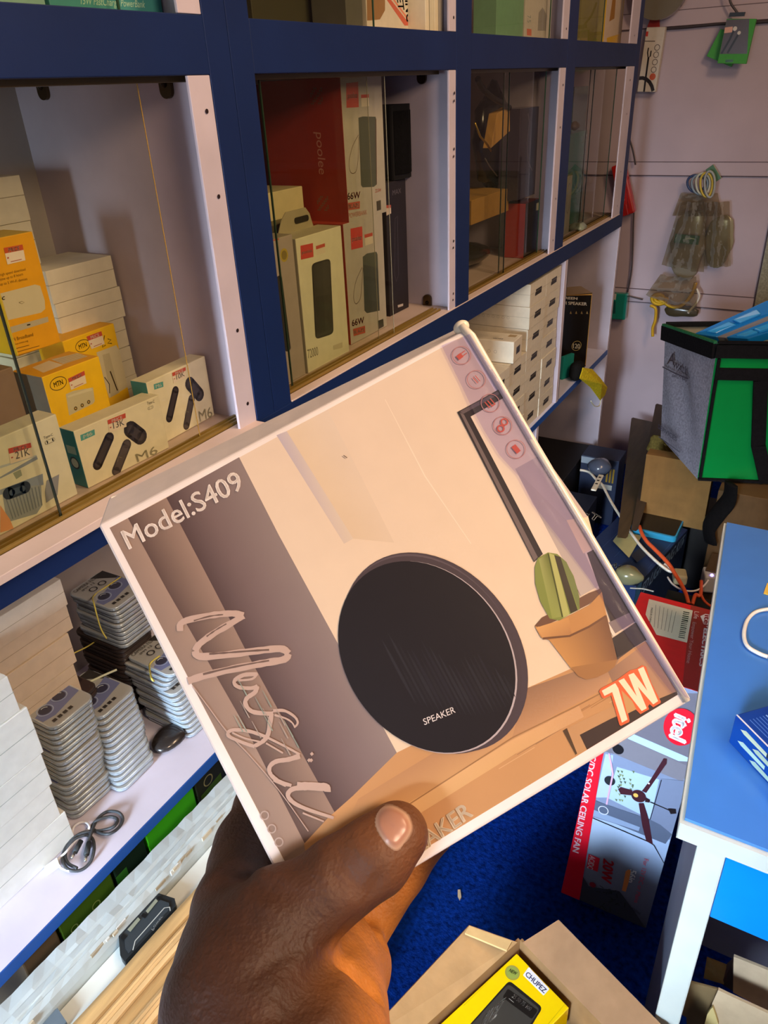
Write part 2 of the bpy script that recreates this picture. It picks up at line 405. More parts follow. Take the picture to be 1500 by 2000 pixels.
# glass doors
def pane(y0, y1, x, z0=RB1 + 0.001, z1=RT0 - 0.002, e0='#2e4a34', e1='#2e4a34', tint='#f4f4ea'):
    g = G()
    g.add([(x, y0, z0), (x, y1, z0), (x, y1, z1), (x, y0, z1)], [(0, 1, 2, 3)], tint, 'glass')
    for yy, c in ((y0, e0), (y1, e1)):
        t = .0004 if c in ('#b08a3a', '#a9a58c', '#8d8b72') else .0011
        if c: g.box((x - t, yy - t, z0), (x + t, yy + t, z1), c, 'gloss')
    part('glass_door', g)
pane(YS, 0.4325, -0.676, e1='#23281c'); pane(0.16, 0.664, -0.684, e1='#b08a3a')
pane(0.825, 1.176, -0.676, e1='#a9a58c'); pane(0.872, 1.135, -0.684, e0='#1f3a26', e1='#8d8b72')
pane(1.45, 1.70, -0.676, e1='#101a12'); pane(1.69, 1.947, -0.684, e0='#1c2a1e')
pane(2.058, 2.312, -0.676, e1='#101a12'); pane(2.300, 2.56, -0.684, e0='#101a12')
for y0, y1 in ((YS, 0.65), (0.83, 1.15), (1.46, 1.93), (2.06, 2.35)): pane(y0, y1, -0.676, RT1 + 0.001, 2.05)
# ------------------------------------------------------------------ the speaker box held up in the middle of the picture
HO = EYE + Vector((-0.09992006, 0.10484991, -0.23010775))
HX = Vector((0.61254583, 0.71614467, 0.33455107)); HZ = Vector((-0.65103, 0.21706, 0.72735))
HM = frame(HO, HX, HZ); HW, HH, HD = 0.145, 0.1469, 0.046
tmp = Art(HM, (0, 0, 0), (1, 0, 0), (0, 0, 1), (0, -1, 0))
back = Art(HM, (0, HD * 0.55, 0), (1, 0, 0), (0, 0, 1), (0, -1, 0))
c4 = [tmp.px(*p) for p in ((599, 1823), (1350, 1367), (918, 640), (192, 1027))]
n_ = 12
def edge_loop(cs, y, bul=0.0):
    P = []
    for k in range(4):
        a = Vector(cs[k]); b = Vector(cs[(k + 1) % 4])
        for i in range(n_): P.append((*(a + (b - a) * (i / n_)), y))
    return [Vector((p[0], p[2], p[1])) for p in P]
L0 = edge_loop(c4, 0.0)
cb = [back.px(*p) for p in ((625, 1790), (1340, 1360), (905, 636), (212, 972))]
L1 = edge_loop(cb, HD * 0.55)
c5 = [(0.004, 0.003), (HW - 0.003, 0.002), (HW - 0.003, HH - 0.004), (0.004, HH - 0.003)]
L2 = edge_loop(c5, HD)
g = G(); nn = len(L0); V = L0 + L1 + L2
F = [(k, nn + k, nn + (k + 1) % nn, (k + 1) % nn) for k in range(nn)] + [(nn + k, 2 * nn + k, 2 * nn + (k + 1) % nn, nn + (k + 1) % nn) for k in range(nn)]
F += [tuple(range(nn)), tuple(2 * nn + k for k in range(nn))[::-1]]
g.add(V, F, '#e9dcd6', 'card')
held = g.build('speaker_box', M=HM, bev=0.0009, label='large white-edged printed carton of a round black speaker held up in front of the shelves', cat='box')
a = Art(HM, (0, 0, 0), (1, 0, 0), (0, 0, 1), (0, -1, 0), 0.000005)
PC = [(214, 1031), (903, 657), (1323, 1357), (612, 1790)]       # corners of the printed picture
a.grad(PC, ['#dfc8b2', '#d9c3ae', '#e0c5a6', '#ddc3a4'], 6, 6)
# soft stripes of the wall
a.grad([(540, 850), (560, 842), (690, 1052), (672, 1062)], ['#b7aab4', '#c5b6b4', '#d4bfa9', '#cdb8a8'], 3, 6)
a.grad([(560, 842), (640, 800), (770, 1060), (690, 1052)], ['#d9c1a5', '#d9c5b2', '#d6beA5', '#d4ba9c'], 3, 4)
a.stroke([(752, 780), (830, 930), (920, 1062)], [0.0002, 0.0004, 0.0002], '#ead5bf')
# curtain
l0 = [(214, 1031), (612, 1790)]
l1 = [(250, 1012), (325, 1150), (476, 1414), (640, 1735)]
l2 = [(325, 972), (418, 1150), (492, 1293), (672, 1620)]
l3 = [(467, 893), (544, 1044), (654, 1246), (775, 1470)]
def lp(L, t):
    t = t * (len(L) - 1); i = min(int(t), len(L) - 2); f = t - i
    return (L[i][0] + (L[i + 1][0] - L[i][0]) * f, L[i][1] + (L[i + 1][1] - L[i][1]) * f)
def band(A_, B_, ca, cb_, n=9):
    for k in range(n):
        t0, t1 = k / n, (k + 1) / n
        a.grad([lp(A_, t0), lp(B_, t0), lp(B_, t1), lp(A_, t1)], [ca, cb_, cb_, ca], 6, 1); a.lay -= 1
    a.lay += 1
band([(214, 1031), (600, 1765)], l1, '#8d7567', '#9d8373')
band(l1, l2, '#5c4740', '#957b6c')
mid = [((p[0] * .62 + q[0] * .38), (p[1] * .62 + q[1] * .38)) for p, q in zip(l2, l3)]
band(l2, mid, '#54413f', '#74605d'); band(mid, l3, '#74605d', '#8b7a76')
a.fill([(672, 1620), (775, 1470), (640, 1735), (612, 1790)], '#7e6a64')
# wooden table top and drawer front
a.grad([(594, 1648), (775, 1470), (1323, 1357), (612, 1790)], ['#b98a5c', '#c2905e', '#c08e61', '#c69a68'], 4, 8)
a.fill([(594, 1648), (640, 1598), (710, 1536), (775, 1470), (1027, 1345), (1115, 1306), (1213, 1280), (1261, 1252), (1323, 1357), (612, 1790), (606, 1684)], '#bd8c5e')
a.grad([(700, 1560), (1040, 1352), (1100, 1420), (640, 1680)], ['#b3835a', '#a87c5c', '#c69767', '#cfa06c'], 6, 4)
a.grad([(1027, 1345), (1213, 1280), (1180, 1345), (1000, 1441)], ['#8f6b52', '#9a765c', '#b88a66', '#b58760'], 5, 4)
a.grad([(1187, 1311), (1263, 1254), (1322, 1350), (1220, 1390)], ['#8a6a58', '#b4886a', '#b58a6a', '#a97d5c'], 5, 4)
a.fill([(1205, 1289), (1200, 1262), (1252, 1235), (1258, 1250)], '#5b4a44')
for k in range(16):
    x0 = 650 + k * 36; y0 = 1670 - k * 20 + random.uniform(-12, 12)
    a.stroke([(x0, y0), (x0 + 70, y0 - 42)], 0.00022, random.choice(['#a87a4f', '#cfa377', '#9c7350']))
a.grad([(606, 1684), (1000, 1445), (1010, 1470), (616, 1716)], ['#d7ad79', '#cfa06f', '#cc9f6c', '#d2a877'], 4, 2)
a.stroke([(606, 1684), (800, 1570), (1000, 1441), (1131, 1376), (1210, 1335)], 0.0004, '#9a714b')
a.grad([(1000, 1445), (1131, 1378), (1140, 1400), (1010, 1470)], ['#cfa06f', '#c6976c', '#c6976c', '#cc9f6c'], 3, 1)
a.fill([(1099, 1427), (1107, 1422), (1131, 1468), (1124, 1474)], '#54402f')
a.fill([(1107, 1422), (1131, 1410), (1190, 1382), (1323, 1357), (1128, 1474)], '#b98c62')
a.fill([(1132, 1435), (1192, 1404), (1230, 1388), (1322, 1350), (1323, 1357), (1146, 1464)], '#433530')
a.stroke([(745, 1620), (770, 1632)], 0.0003, '#3d2f2a')
# picture frame, mat and pillar
a.fill([(919, 814), (986, 776), (1000, 776), (1194, 1140), (1186, 1160), (1060, 1082)], '#dbc6b2')
a.fill([(1006, 916), (1054, 894), (1106, 1000), (1170, 1144), (1134, 1164), (1108, 1110)], '#b2a198')
a.fill([(1106, 1016), (1148, 1008), (1164, 1068), (1139, 1081)], '#e1c3a2')
a.fill([(1006, 916), (1060, 886), (1148, 1010), (1106, 1016)], '#b8a79e')
a.fill([(1146, 1080), (1170, 1068), (1248, 1205), (1194, 1218)], '#3d3131')
a.fill([(1186, 1217), (1230, 1196), (1240, 1214), (1200, 1238)], '#80706f')
a.fill([(1180, 1210), (1188, 1216), (1203, 1240), (1197, 1243)], '#dccab8')
a.fill([(1196, 1246), (1244, 1214), (1262, 1250), (1206, 1284)], '#3a302f')
a.fill([(893, 805), (978, 759), (986, 776), (919, 814), (1060, 1082), (1043, 1098)], '#2f2628')
a.fill([(898, 806), (906, 810), (1050, 1088), (1043, 1096)], '#6b5c5a'); a.fill([(898, 804), (975, 763), (979, 768), (904, 809)], '#5d5052')
# cactus
a.fill([(1044, 1223), (1058, 1206), (1100, 1185), (1150, 1158), (1172, 1150), (1176, 1158), (1150, 1180), (1104, 1204), (1060, 1224)], '#6d4c3a')
cac = [(1070, 1079), (1050, 1090), (1044, 1108), (1045, 1140), (1055, 1175), (1073, 1208), (1092, 1212), (1112, 1200), (1132, 1190), (1130, 1162), (1120, 1125), (1104, 1096), (1088, 1082)]
a.fill(cac, '#7c8440')
a.grad([(1052, 1092), (1068, 1082), (1098, 1204), (1078, 1208)], ['#96985a', '#63682e', '#8f9450', '#8b9148'], 4, 6)
a.fill([(1072, 1080), (1082, 1084), (1112, 1200), (1100, 1206)], '#a9a863')
a.fill([(1082, 1084), (1094, 1088), (1124, 1180), (1128, 1192), (1114, 1198)], '#3c3426')
a.fill([(1094, 1088), (1106, 1098), (1122, 1132), (1131, 1165), (1131, 1190), (1126, 1180)], '#6f7743')
a.stroke([(1070, 1081), (1086, 1150), (1098, 1205)], 0.0005, '#474b22')
# flower pot
a.grad([(1070, 1247), (1184, 1200), (1205, 1289), (1115, 1306)], ['#bf8a52', '#6f4b36', '#80583e', '#bd8850'], 8, 4)
a.fill([(1115, 1303), (1205, 1288), (1200, 1302), (1186, 1313), (1165, 1323), (1144, 1327), (1128, 1320)], '#9c6e45')
a.fill([(1044, 1223), (1062, 1226), (1104, 1206), (1150, 1182), (1175, 1156), (1184, 1202), (1150, 1226), (1110, 1244), (1072, 1250), (1056, 1245)], '#b5814d')
a.grad([(1046, 1226), (1110, 1206), (1116, 1238), (1060, 1246)], ['#cf9a60', '#c18c54', '#a8764a', '#c08b56'], 5, 2)
a.stroke([(1060, 1247), (1112, 1242), (1150, 1224), (1183, 1203)], 0.0007, '#6e4a33')
# the speaker
def tilt_ell(cx, cy, ex, ey, sxy, n=64, a0=0, a1=2 * math.pi):
    l11 = ex; l21 = sxy / ex; l22 = math.sqrt(ey * ey - l21 * l21)
    return [(cx + l11 * math.cos(t), cy + l21 * math.cos(t) + l22 * math.sin(t)) for t in [a0 + (a1 - a0) * k / n for k in range(n)]]
a.fill(tilt_ell(850, 1274, 181, 195, 9500), '#4b3f43')
a.fill(tilt_ell(846, 1272, 172, 190, 9200), '#5c4f53')
a.fill(tilt_ell(842, 1279, 177, 193, 8600), '#4a3e41')
a.fill(tilt_ell(836, 1284, 174, 188, 7600), '#b3a4a4')
a.fill(tilt_ell(833.5, 1283, 173, 187, 7500), '#231e20')
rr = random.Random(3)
for k in range(22):                                  # faint lighter streaks: reflection on the glossy lamination painted into the print
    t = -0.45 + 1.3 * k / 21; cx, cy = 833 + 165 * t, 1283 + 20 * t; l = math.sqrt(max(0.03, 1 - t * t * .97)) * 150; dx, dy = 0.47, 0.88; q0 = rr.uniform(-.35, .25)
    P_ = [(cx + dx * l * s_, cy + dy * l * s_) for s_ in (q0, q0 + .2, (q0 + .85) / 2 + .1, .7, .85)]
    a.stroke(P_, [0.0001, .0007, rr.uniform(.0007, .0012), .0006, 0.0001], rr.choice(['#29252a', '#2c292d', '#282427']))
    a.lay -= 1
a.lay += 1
a.text('SPEAKER', (829, 1416), (890, 1391), (825, 1404), '#d8cdca')
# lettering
a.text('Model:S409', (253, 1073), (478, 953), (236, 1038), '#fbeee4', bold=0.016)
o7 = lambda L: zoomed(L, 1160, 1300, 10)
a.fill(o7([(95, 500), (130, 440), (440, 280), (700, 90), (830, 60), (930, -10), (1010, 20), (1110, 330), (1300, 700), (1290, 730), (1150, 810), (1080, 750), (1050, 790), (1070, 850), (900, 945), (600, 640), (690, 1070), (680, 1100), (520, 1175), (490, 1150), (330, 580), (190, 640), (150, 620)]), '#d9623a')
a.fill(o7([(530, 480), (740, 690), (820, 850), (640, 940)]), '#c0925f')
a.fill(o7([(145, 490), (410, 340), (470, 440), (650, 1050), (540, 1110), (350, 515), (200, 590)]), '#ecd8b8')
a.fill(o7([(470, 295), (580, 245), (830, 595), (665, 180), (770, 140), (1035, 490), (850, 70), (960, 20), (1245, 690), (1150, 755), (850, 410), (1025, 830), (925, 885)]), '#ecd8b8')
a.text('SPEAKER', (786, 1692), (924, 1592), (770, 1664), '#dcc7a9', bold=0.03)
for c in ((517, 1592), (531, 1618), (545, 1644)): a.circle(c, 0.00125, '#b39d92', w=0.0004)
z7 = lambda L: [(p[0], p[1]) for p in smooth_pts([(300 + x / 3.6375, 1150 + y / 3.6375, 0) for x, y in L], 5)]
INK = '#b89c8e'; K = 0.000178
def brush(L, w0, w1=None, col=INK):
    Q = z7(L); n = len(Q); w1 = w1 or w0
    a.stroke(Q, [K * (w0 + (w1 - w0) * i / n) * (0.9 + 0.2 * rr.random()) for i in range(n)], col)
def hollow(L, w): 
    Q = z7(L)
    a.stroke(Q[2:-2], [K * w * (0.5 + 0.6 * rr.random()) for q in Q[2:-2]], '#6b554b')
for L, w in (([(190, 300), (210, 235), (400, 190), (560, 175), (640, 190)], 12), ([(640, 190), (560, 240), (440, 310), (330, 390), (295, 440)], 12),
             ([(295, 440), (330, 480), (500, 470), (700, 445), (900, 425), (960, 460)], 13), ([(960, 460), (930, 500), (800, 525), (560, 570), (350, 620), (245, 655)], 13)):
    brush(L, w)
hollow([(230, 245), (400, 195), (540, 180)], 3); hollow([(560, 225), (440, 295), (350, 360)], 3); hollow([(350, 465), (500, 455), (700, 440), (880, 430)], 4); hollow([(880, 500), (700, 530), (500, 570), (280, 625)], 4)
brush([(740, 605), (640, 612), (575, 655), (600, 695), (690, 705), (740, 690)], 7)
brush([(740, 600), (700, 640), (600, 650)], 4)
brush([(740, 690), (720, 735), (665, 775), (655, 820), (700, 870), (800, 885), (850, 885)], 8)
brush([(850, 865), (930, 865), (1000, 905), (1025, 950), (1000, 985)], 6, 3); brush([(860, 895), (940, 920), (985, 950), (1005, 985)], 4, 2)
brush([(840, 885), (828, 950), (815, 1030), (780, 1080), (720, 1115)], 9, 7)
brush([(720, 1120), (620, 1085), (530, 1040), (560, 1002), (680, 1010), (800, 1050)], 6); brush([(560, 1020), (650, 1060), (760, 1085)], 3)
brush([(800, 1050), (920, 1110), (1040, 1175)], 4); brush([(800, 1095), (920, 1165)], 3)
brush([(1040, 1185), (960, 1210), (870, 1225), (825, 1265), (835, 1320), (900, 1370), (980, 1395)], 9, 6); brush([(850, 1360), (940, 1400)], 3)
brush([(1235, 1440), (1225, 1400), (1100, 1405), (990, 1420), (955, 1465), (1000, 1520), (1110, 1570), (1280, 1625)], 12, 5)
brush([(1020, 1400), (1120, 1400), (1230, 1410)], 14, 14); brush([(1060, 1590), (1210, 1650)], 3)
brush([(280, 690), (400, 850), (520, 1010), (700, 1200), (900, 1440), (1100, 1720)], 1.6)
for c in ((1120, 1215), (1105, 1215), (1125, 1170)): brush([(c[0] - 8, c[1] + 8), (c[0] + 8, c[1] - 6)], 5)
for k in range(14):                                  # rubbed greenish wear on the print
    x = rr.uniform(560, 1000); y = rr.uniform(560, 900) + (x - 560) * .5
    brush([(x, y), (x + 30, y + 55), (x + 65, y + 120)], 0.6, 2.2, rr.choice(['#8d9a8a', '#a39488', '#7f8c80']))
# red icons in rings
for (x, y), kind in (((901, 695), 0), ((930, 742), 1), ((957, 788), 2), ((981, 832), 3), ((1007, 878), 4)):
    a.circle((x, y), 0.0032, '#d0907a', w=0.00026)
    q = a.px(x, y); c = '#e2593c'
    def rc(x0, y0, x1, y1): a.fill([(q[0] + u * .66 - v * .12, q[1] + v * .66 + u * .12) for u, v in ((x0, y0), (x1, y0), (x1, y1), (x0, y1))], c, False)
    if kind == 0: rc(-.0026, -.0012, .0004, .0014); rc(.0006, .0006, .003, .0010); rc(.0006, -.0010, .003, -.0006)
    if kind == 1: rc(-.001, -.002, -.0006, .002); rc(.0006, -.002, .001, .002)
    if kind == 2: rc(-.0022, -.0018, -.0016, .0022); rc(-.0006, -.0022, .0018, -.0016); rc(-.0006, -.0022, 0, .0018); rc(.0012, -.0022, .0018, .0018)
    if kind == 3: a.circle((q[0] - .0011, q[1] - .0006), .0011, c, False, w=.0005); a.circle((q[0] + .0012, q[1] + .0008), .0011, c, False, w=.0005)
    if kind == 4: rc(-.0012, -.0022, .0014, .0022)
a.stroke([(671, 890), (678, 895)], 0.0003, '#6a5a50')
a.build('front_print', parent=held)
# clear film taped over the right edge, crumpled, and the bulging flap at the top corner
fr = Art(HM, (0, -0.0004, 0), (1, 0, 0), (0, 0, 1), (0, -1, 0))
fl = [(862, 676), (884, 720), (900, 752), (922, 800), (945, 842), (975, 890), (1012, 930), (1040, 985), (1090, 1050), (1150, 1130), (1230, 1250), (1310, 1352)]
frr = [(930, 650), (953, 692), (975, 730), (1000, 772), (1025, 815), (1052, 862), (1080, 910), (1110, 960), (1155, 1036), (1205, 1122), (1270, 1234), (1346, 1364)]
g = G(); V = []; m_ = 9
for i, (p, q) in enumerate(zip(fl, frr)):
    p = fr.px(*p); q = fr.px(*q)
    for j in range(m_):
        t = j / (m_ - 1); h = 0.0006 + 0.0011 * abs(math.sin(j * 2.3 + i * 0.35)) * (0.3 + t) + 0.0004 * rr.random()
        V.append((p[0] + (q[0] - p[0]) * t, -h if t < 0.98 else 0.002, p[1] + (q[1] - p[1]) * t))
g.add(V, [(i * m_ + j, i * m_ + j + 1, (i + 1) * m_ + j + 1, (i + 1) * m_ + j) for i in range(len(fl) - 1) for j in range(m_ - 1)], '#e4e0f6', 'film', True)
g.build('plastic_film', parent=held)
g = G()
E_ = [tmp.px(*p) for p in ((905, 634), (925, 655), (978, 745), (1050, 870), (1150, 1035), (1250, 1205), (1346, 1366))]
g.tube([(x - .001, -0.0004, z) for x, z in E_], [0.0013, 0.0016, 0.0014, 0.0013, 0.0013, 0.0013, 0.0011], '#e6dac6', 'gloss', 10)
q = tmp.px(905, 634); g.ball((q[0] - .0005, 0.002, q[1]), 0.003, '#e8dcc4', 'gloss', 14, 10, (1, 1, .8))
g.build('folded_edge', parent=held)
g = G(); q = [back.px(*p) for p in ((213, 1000), (222, 972), (246, 966), (266, 973), (268, 982), (240, 993))]
g.prism([(x, z) for x, z in q], 0, 0.0012, '#efe0c8', 'card', Matrix(((1, 0, 0, 0), (0, 0, 1, HD * .5), (0, 1, 0, 0), (0, 0, 0, 1)))); g.build('torn_flap', parent=held)
# ------------------------------------------------------------------ goods behind the glass
FL = RB1 + 0.0003
def sbox(name, label, cat, x, TL, TR, depth, zb, cols, m='card', bev=0.0012, group=None, build=True):
    P = onx(x, TL); Q = onz(P[2], TR) if P[2] < 1.27 and cat != 'flat' and TL[0] > 100 and TL[0] < 300 else onx(x, TR); W = Q - P; W[2] = 0
    M = frame((P[0], P[1], zb), W); w, h = W.length, P[2] - zb
    g = G(); g.box((0, 0, 0), (w, depth, h), cols, m)
    o = g.build(name, M=M, bev=bev, label=label, cat=cat, group=group)
    return o, M, w, depth, h
def caps(a, p, q, w, col, pix=True):
    a.stroke([p, q], w, col, pix); a.lay -= 1
    for c in (p, q): a.circle(c, w / 2, col, pix, 14); a.lay -= 1
    a.lay += 1
def sticker(par, M, w, d, h, q, hand=None, side='front', head='#c9523a'):  # q: four picture points tl, tr, br, bl
    a = face_art(M, w, d, h, side, eps=0.00012); a.lay = 4
    tl, tr, br, bl = q; mix = lambda p, r, t: (p[0] + (r[0] - p[0]) * t, p[1] + (r[1] - p[1]) * t)
    a.fill([tl, tr, br, bl], '#e9d9bf'); l2, r2 = mix(tl, bl, .34), mix(tr, br, .34)
    a.fill([tl, tr, r2, l2], head)
    b0, b1_ = mix(l2, r2, .22), mix(l2, r2, .8); up = mix(b0, mix(tl, tr, .22), .7); dn = mix(b0, up, .15)
    a.text('PRICE', dn, mix(b1_, mix(tl, tr, .8), .1), mix(b0, mix(tl, tr, .22), .8), '#f3e6d6', bold=0.02)
    if hand:
        b0, b1_ = mix(bl, tl, .2), mix(br, tr, .2); b0 = mix(b0, b1_, .25); t0 = mix(b0, mix(mix(tl, tr, .25), b0, 0), .6)
        a.text(hand, b0, mix(b0, b1_, .85), t0, '#5b5652', bold=-0.012)
    else: a.stroke([mix(mix(bl, tl, .12), mix(br, tr, .12), .2), mix(mix(bl, tl, .12), mix(br, tr, .12), .8)], 0.0008, '#b5735f')
    a.fill([mix(mix(bl, tl, .42), mix(br, tr, .42), .06), mix(mix(bl, tl, .42), mix(br, tr, .42), .14), mix(mix(bl, tl, .34), mix(br, tr, .34), .14), mix(mix(bl, tl, .34), mix(br, tr, .34), .06)], '#b5452f')
    a.build('price_sticker', parent=par)
e8 = lambda L: zoomed(L, 0, 400, 3)
e1 = lambda L: zoomed(L, 0, 800, 3)
def zz1(x, y, ox, oy, k): return (ox + x / k, oy + y / k)
CREAM = '#e6ddbd'
# --- small microphone cartons in the front row
def mic_box(label, x, TL, TR, q, price, prods, tag_, ghost, typec):
    o, M, w, d, h = sbox('microphone_box', label, 'box', x, TL, TR, 0.027, FL, ['#d8d0b0', '#ded5b4', CREAM, CREAM, CREAM, '#3f8d95'], group=None)
    a = face_art(M, w, d, h)
    a.fill(tag_, '#5aa39b'); mx = lambda p, r, t: (p[0] + (r[0] - p[0]) * t, p[1] + (r[1] - p[1]) * t)
    tl, tr, br, bl = tag_; a.text('M6', mx(mx(bl, br, .2), mx(tl, tr, .2), .2), mx(mx(bl, br, .82), mx(tl, tr, .82), .2), mx(mx(bl, br, .2), mx(tl, tr, .2), .8), '#dfe8d2', bold=.03)
    (p, r, W_), (p2, r2, W2), (p3, r3, W3) = prods
    caps(a, p, r, W_, '#2b2323'); caps(a, p, r, W_ * .55, '#3f3634'); caps(a, p2, r2, W2, '#433b3b'); caps(a, p2, r2, W2 * .7, '#544b4b'); caps(a, p3, r3, W3, '#332c2b'); caps(a, p3, r3, W3 * .55, '#453c3a')
    a.stroke([mx(p2, r2, .5), (mx(p2, r2, .5)[0] - 7, mx(p2, r2, .5)[1] - 2), (mx(p2, r2, .5)[0] - 8, mx(p2, r2, .5)[1] + 8)], 0.0005, '#8d8468')
    a.text('M6', *ghost, '#cdc6a6', bold=.02)
    if typec:
        a.text('Type-C', *typec, '#5d5a50'); c = typec[0]; caps(a, (c[0] + 3, c[1] + 7), (c[0] + 10, c[1] + 4), 0.0035, '#8d8a7a'); caps(a, (c[0] + 3, c[1] + 7), (c[0] + 10, c[1] + 4), 0.0026, CREAM)
    a.build('front_print', parent=o); sticker(o, M, w, d, h, q, price)
    if TL[0] > 100 and TL[0] < 200:
        a = face_art(M, w, d, h, 'left'); a.circle((0.014, h * .42), 0.008, '#2b3a44', False); a.circle((0.014, h * .42), 0.006, '#c9cfc4', False); a.fill([(.006, h * .58), (.022, h * .58), (.022, h * .72), (.006, h * .72)], '#a9c3bd', False); a.build('side_print', parent=o)
    return o
mic_box('cream microphone carton priced 13K, middle of the front row behind the glass', -0.705, (143, 843), (310, 771),
        e8([(628, 1262), (733, 1220), (740, 1300), (640, 1335)]), '13K', [(*e1([(572, 322), (640, 165)]), .0135), (*e1([(682, 358), (742, 205)]), .0135), (*e1([(765, 115), (822, 158)]), .0205)],
        e1([(470, 150), (553, 115), (557, 148), (475, 185)]), e1([(805, 308), (925, 255), (790, 262)]), e8([(862, 1172), (905, 1158), (860, 1155)]))
mic_box('cream microphone carton priced 10K, right end of the front row beside the blue post', -0.715, (285, 748), (400, 695),
        e8([(1007, 985), (1085, 950), (1090, 1010), (1015, 1045)]), '10K', [(*e8([(992, 1248), (1028, 1090)]), .0125), (*e8([(1092, 1292), (1122, 1138)]), .0125), (*e8([(1112, 1048), (1168, 1112)]), .0185)],
        e8([(900, 1052), (955, 1035), (958, 1066), (904, 1084)]), e8([(1170, 1270), (1245, 1240), (1160, 1210)]), None)
o, M, w, d, h = sbox('microphone_box', 'cream microphone carton priced 21K with a blue-grey clip picture, left end of the row', 'box', -0.705, (-60, 880), (115, 829), 0.03, FL, ['#d8d0b0', '#d2ceb4', '#dfdcc4', '#5a8f94', CREAM, CREAM])
a = face_art(M, w, d, h)
a.fill(e1([(0, 395), (215, 270), (222, 290), (95, 358), (0, 405)]), '#8f99a8'); a.fill(e1([(0, 330), (215, 265), (215, 272), (0, 345)]), '#b9c2c8')
a.fill(e1([(75, 372), (120, 350), (130, 385), (95, 408)]), '#9aa18c'); a.fill(e1([(0, 470), (250, 375), (255, 440), (0, 500)]), '#8f9cb0')
a.fill(e1([(10, 470), (240, 440), (248, 560), (215, 610), (60, 655), (30, 600)]), '#97a0a6')
for k in range(11): a.stroke(e1([(25 + k * 20, 490 - k * 4), (75 + k * 17, 640 - k * 8)]), 0.0012, '#737d88')
caps(a, *e1([(50, 490), (145, 455)]), 0.0135, '#2a3544'); caps(a, *e1([(70, 485), (130, 463)]), 0.007, '#46566b')
a.fill(e1([(272, 415), (345, 378), (335, 500), (270, 545), (262, 480)]), '#9195a0'); a.fill(e1([(0, 560), (55, 640), (80, 700), (0, 720)]), '#e3a06c')
a.text('Type-C', *e1([(256, 172), (310, 150), (252, 158)]), '#5d5a50'); caps(a, *e1([(272, 192), (310, 175)]), 0.0045, '#8d8a7a'); caps(a, *e1([(272, 192), (310, 175)]), 0.0034, '#dfdcc4')
for k in range(6): a.circle(e1([(20 + k * 24, 740 - k * 11)])[0], 0.0016, '#77745f', n=8)
a.build('front_print', parent=o); sticker(o, M, w, d, h, e1([(46, 228), (178, 193), (192, 275), (60, 318)]), '21K')
# --- yellow router cartons
YEL = '#f2c214'
def mtn(a, q0, q1, q2, c, rx, ry):
    k = a.px(*c); r = math.atan2(a.px(*q1)[1] - a.px(*q0)[1], a.px(*q1)[0] - a.px(*q0)[0]) if q0 else 0
    a.stroke(ell(k[0], k[1], rx, ry, 30), 0.0009, '#4d3710', False, closed=True)
    a.text('MTN', (k[0] - rx * .55, k[1] - ry * .38), (k[0] + rx * .55, k[1] - ry * .38), (k[0] - rx * .55, k[1] + ry * .42), '#4d3710', False, bold=.03)
o, M, w, d, h = sbox('router_box', 'yellow router carton with a grey side and an oval emblem, lying behind the cream cartons', 'box', -0.765, (81, 737), (192, 691), 0.055, FL, ['#c99413', '#e0a00c', YEL, YEL, YEL, '#8a8272'])
a = face_art(M, w, d, h); mtn(a, None, None, None, e8([(342, 1047)])[0], 0.0115, 0.0075)
P = e8([(385, 1110), (430, 1090), (545, 1070), (555, 1150), (545, 1165), (405, 1235)]); a.fill(P, '#c9c19c'); a.fill(e8([(395, 1120), (530, 1072), (545, 1085), (400, 1130)]), '#d6cfae')
for c in e8([(443, 1193), (481, 1175), (519, 1155)]): a.circle(c, 0.0024, '#5c4a20'); a.circle(c, 0.0011, '#c9b071')
a.build('front_print', parent=o); sticker(o, M, w, d, h, e8([(397, 1018), (492, 972), (505, 1045), (415, 1085)]))
a = face_art(M, w, d, h, 'top'); a.fill([(0.012, 0.012), (w * .5, 0.014), (w * .55, .045), (0.02, .042)], '#ddc79a', False); a.fill([(w * .52, 0.016), (w * .92, 0.012), (w * .97, .036), (w * .6, .046)], '#cfb98a', False)
for k in range(4): a.stroke([(w * .56, .018 + k * .006), (w * .92, .015 + k * .006)], 0.0009, '#8a7440', False)
a.build('top_label', parent=o)
o, M, w, d, h = sbox('router_box', 'yellow router carton standing upright behind the grey-sided one, with a white device printed on it', 'box', -0.835, (122, 667), (222, 631), 0.05, FL, ['#c99413', '#e8aa14', YEL, YEL, YEL, YEL])
a = face_art(M, w, d, h); mtn(a, None, None, None, e8([(485, 826)])[0], 0.012, 0.0075)
a.fill(e8([(565, 865), (600, 852), (680, 822), (712, 850), (775, 1030), (775, 1055), (640, 1132), (590, 980)]), '#d3caa8'); a.fill(e8([(600, 880), (640, 868), (700, 1100), (650, 1128)]), '#c0b796')
a.stroke(e8([(645, 975), (688, 1088)]), 0.002, '#3a2c18'); a.stroke(e8([(612, 1010), (640, 1050), (642, 1105)]), 0.0012, '#3a2c18')
a.stroke(e8([(612, 765), (606, 800), (600, 835), (618, 822)]), 0.0012, '#2e2413'); a.stroke(e8([(630, 785), (650, 790), (630, 812), (655, 812)]), 0.0012, '#2e2413')
a.circle(e8([(583, 699)])[0], 0.002, '#8a5a14'); a.build('front_print', parent=o); sticker(o, M, w, d, h, e8([(505, 772), (592, 740), (612, 815), (535, 845)]))
zt = onx(-0.80, (8, 706))[2]
o, M, w, d, h = sbox('router_box', 'tall yellow broadband router carton with small black print, at the left edge of the photo', 'box', -0.80, (-30, 470), (62, 448), 0.05, zt, ['#c99413', '#cfae3c', '#e4a206', '#f0bb10', YEL, YEL])
a = face_art(M, w, d, h)
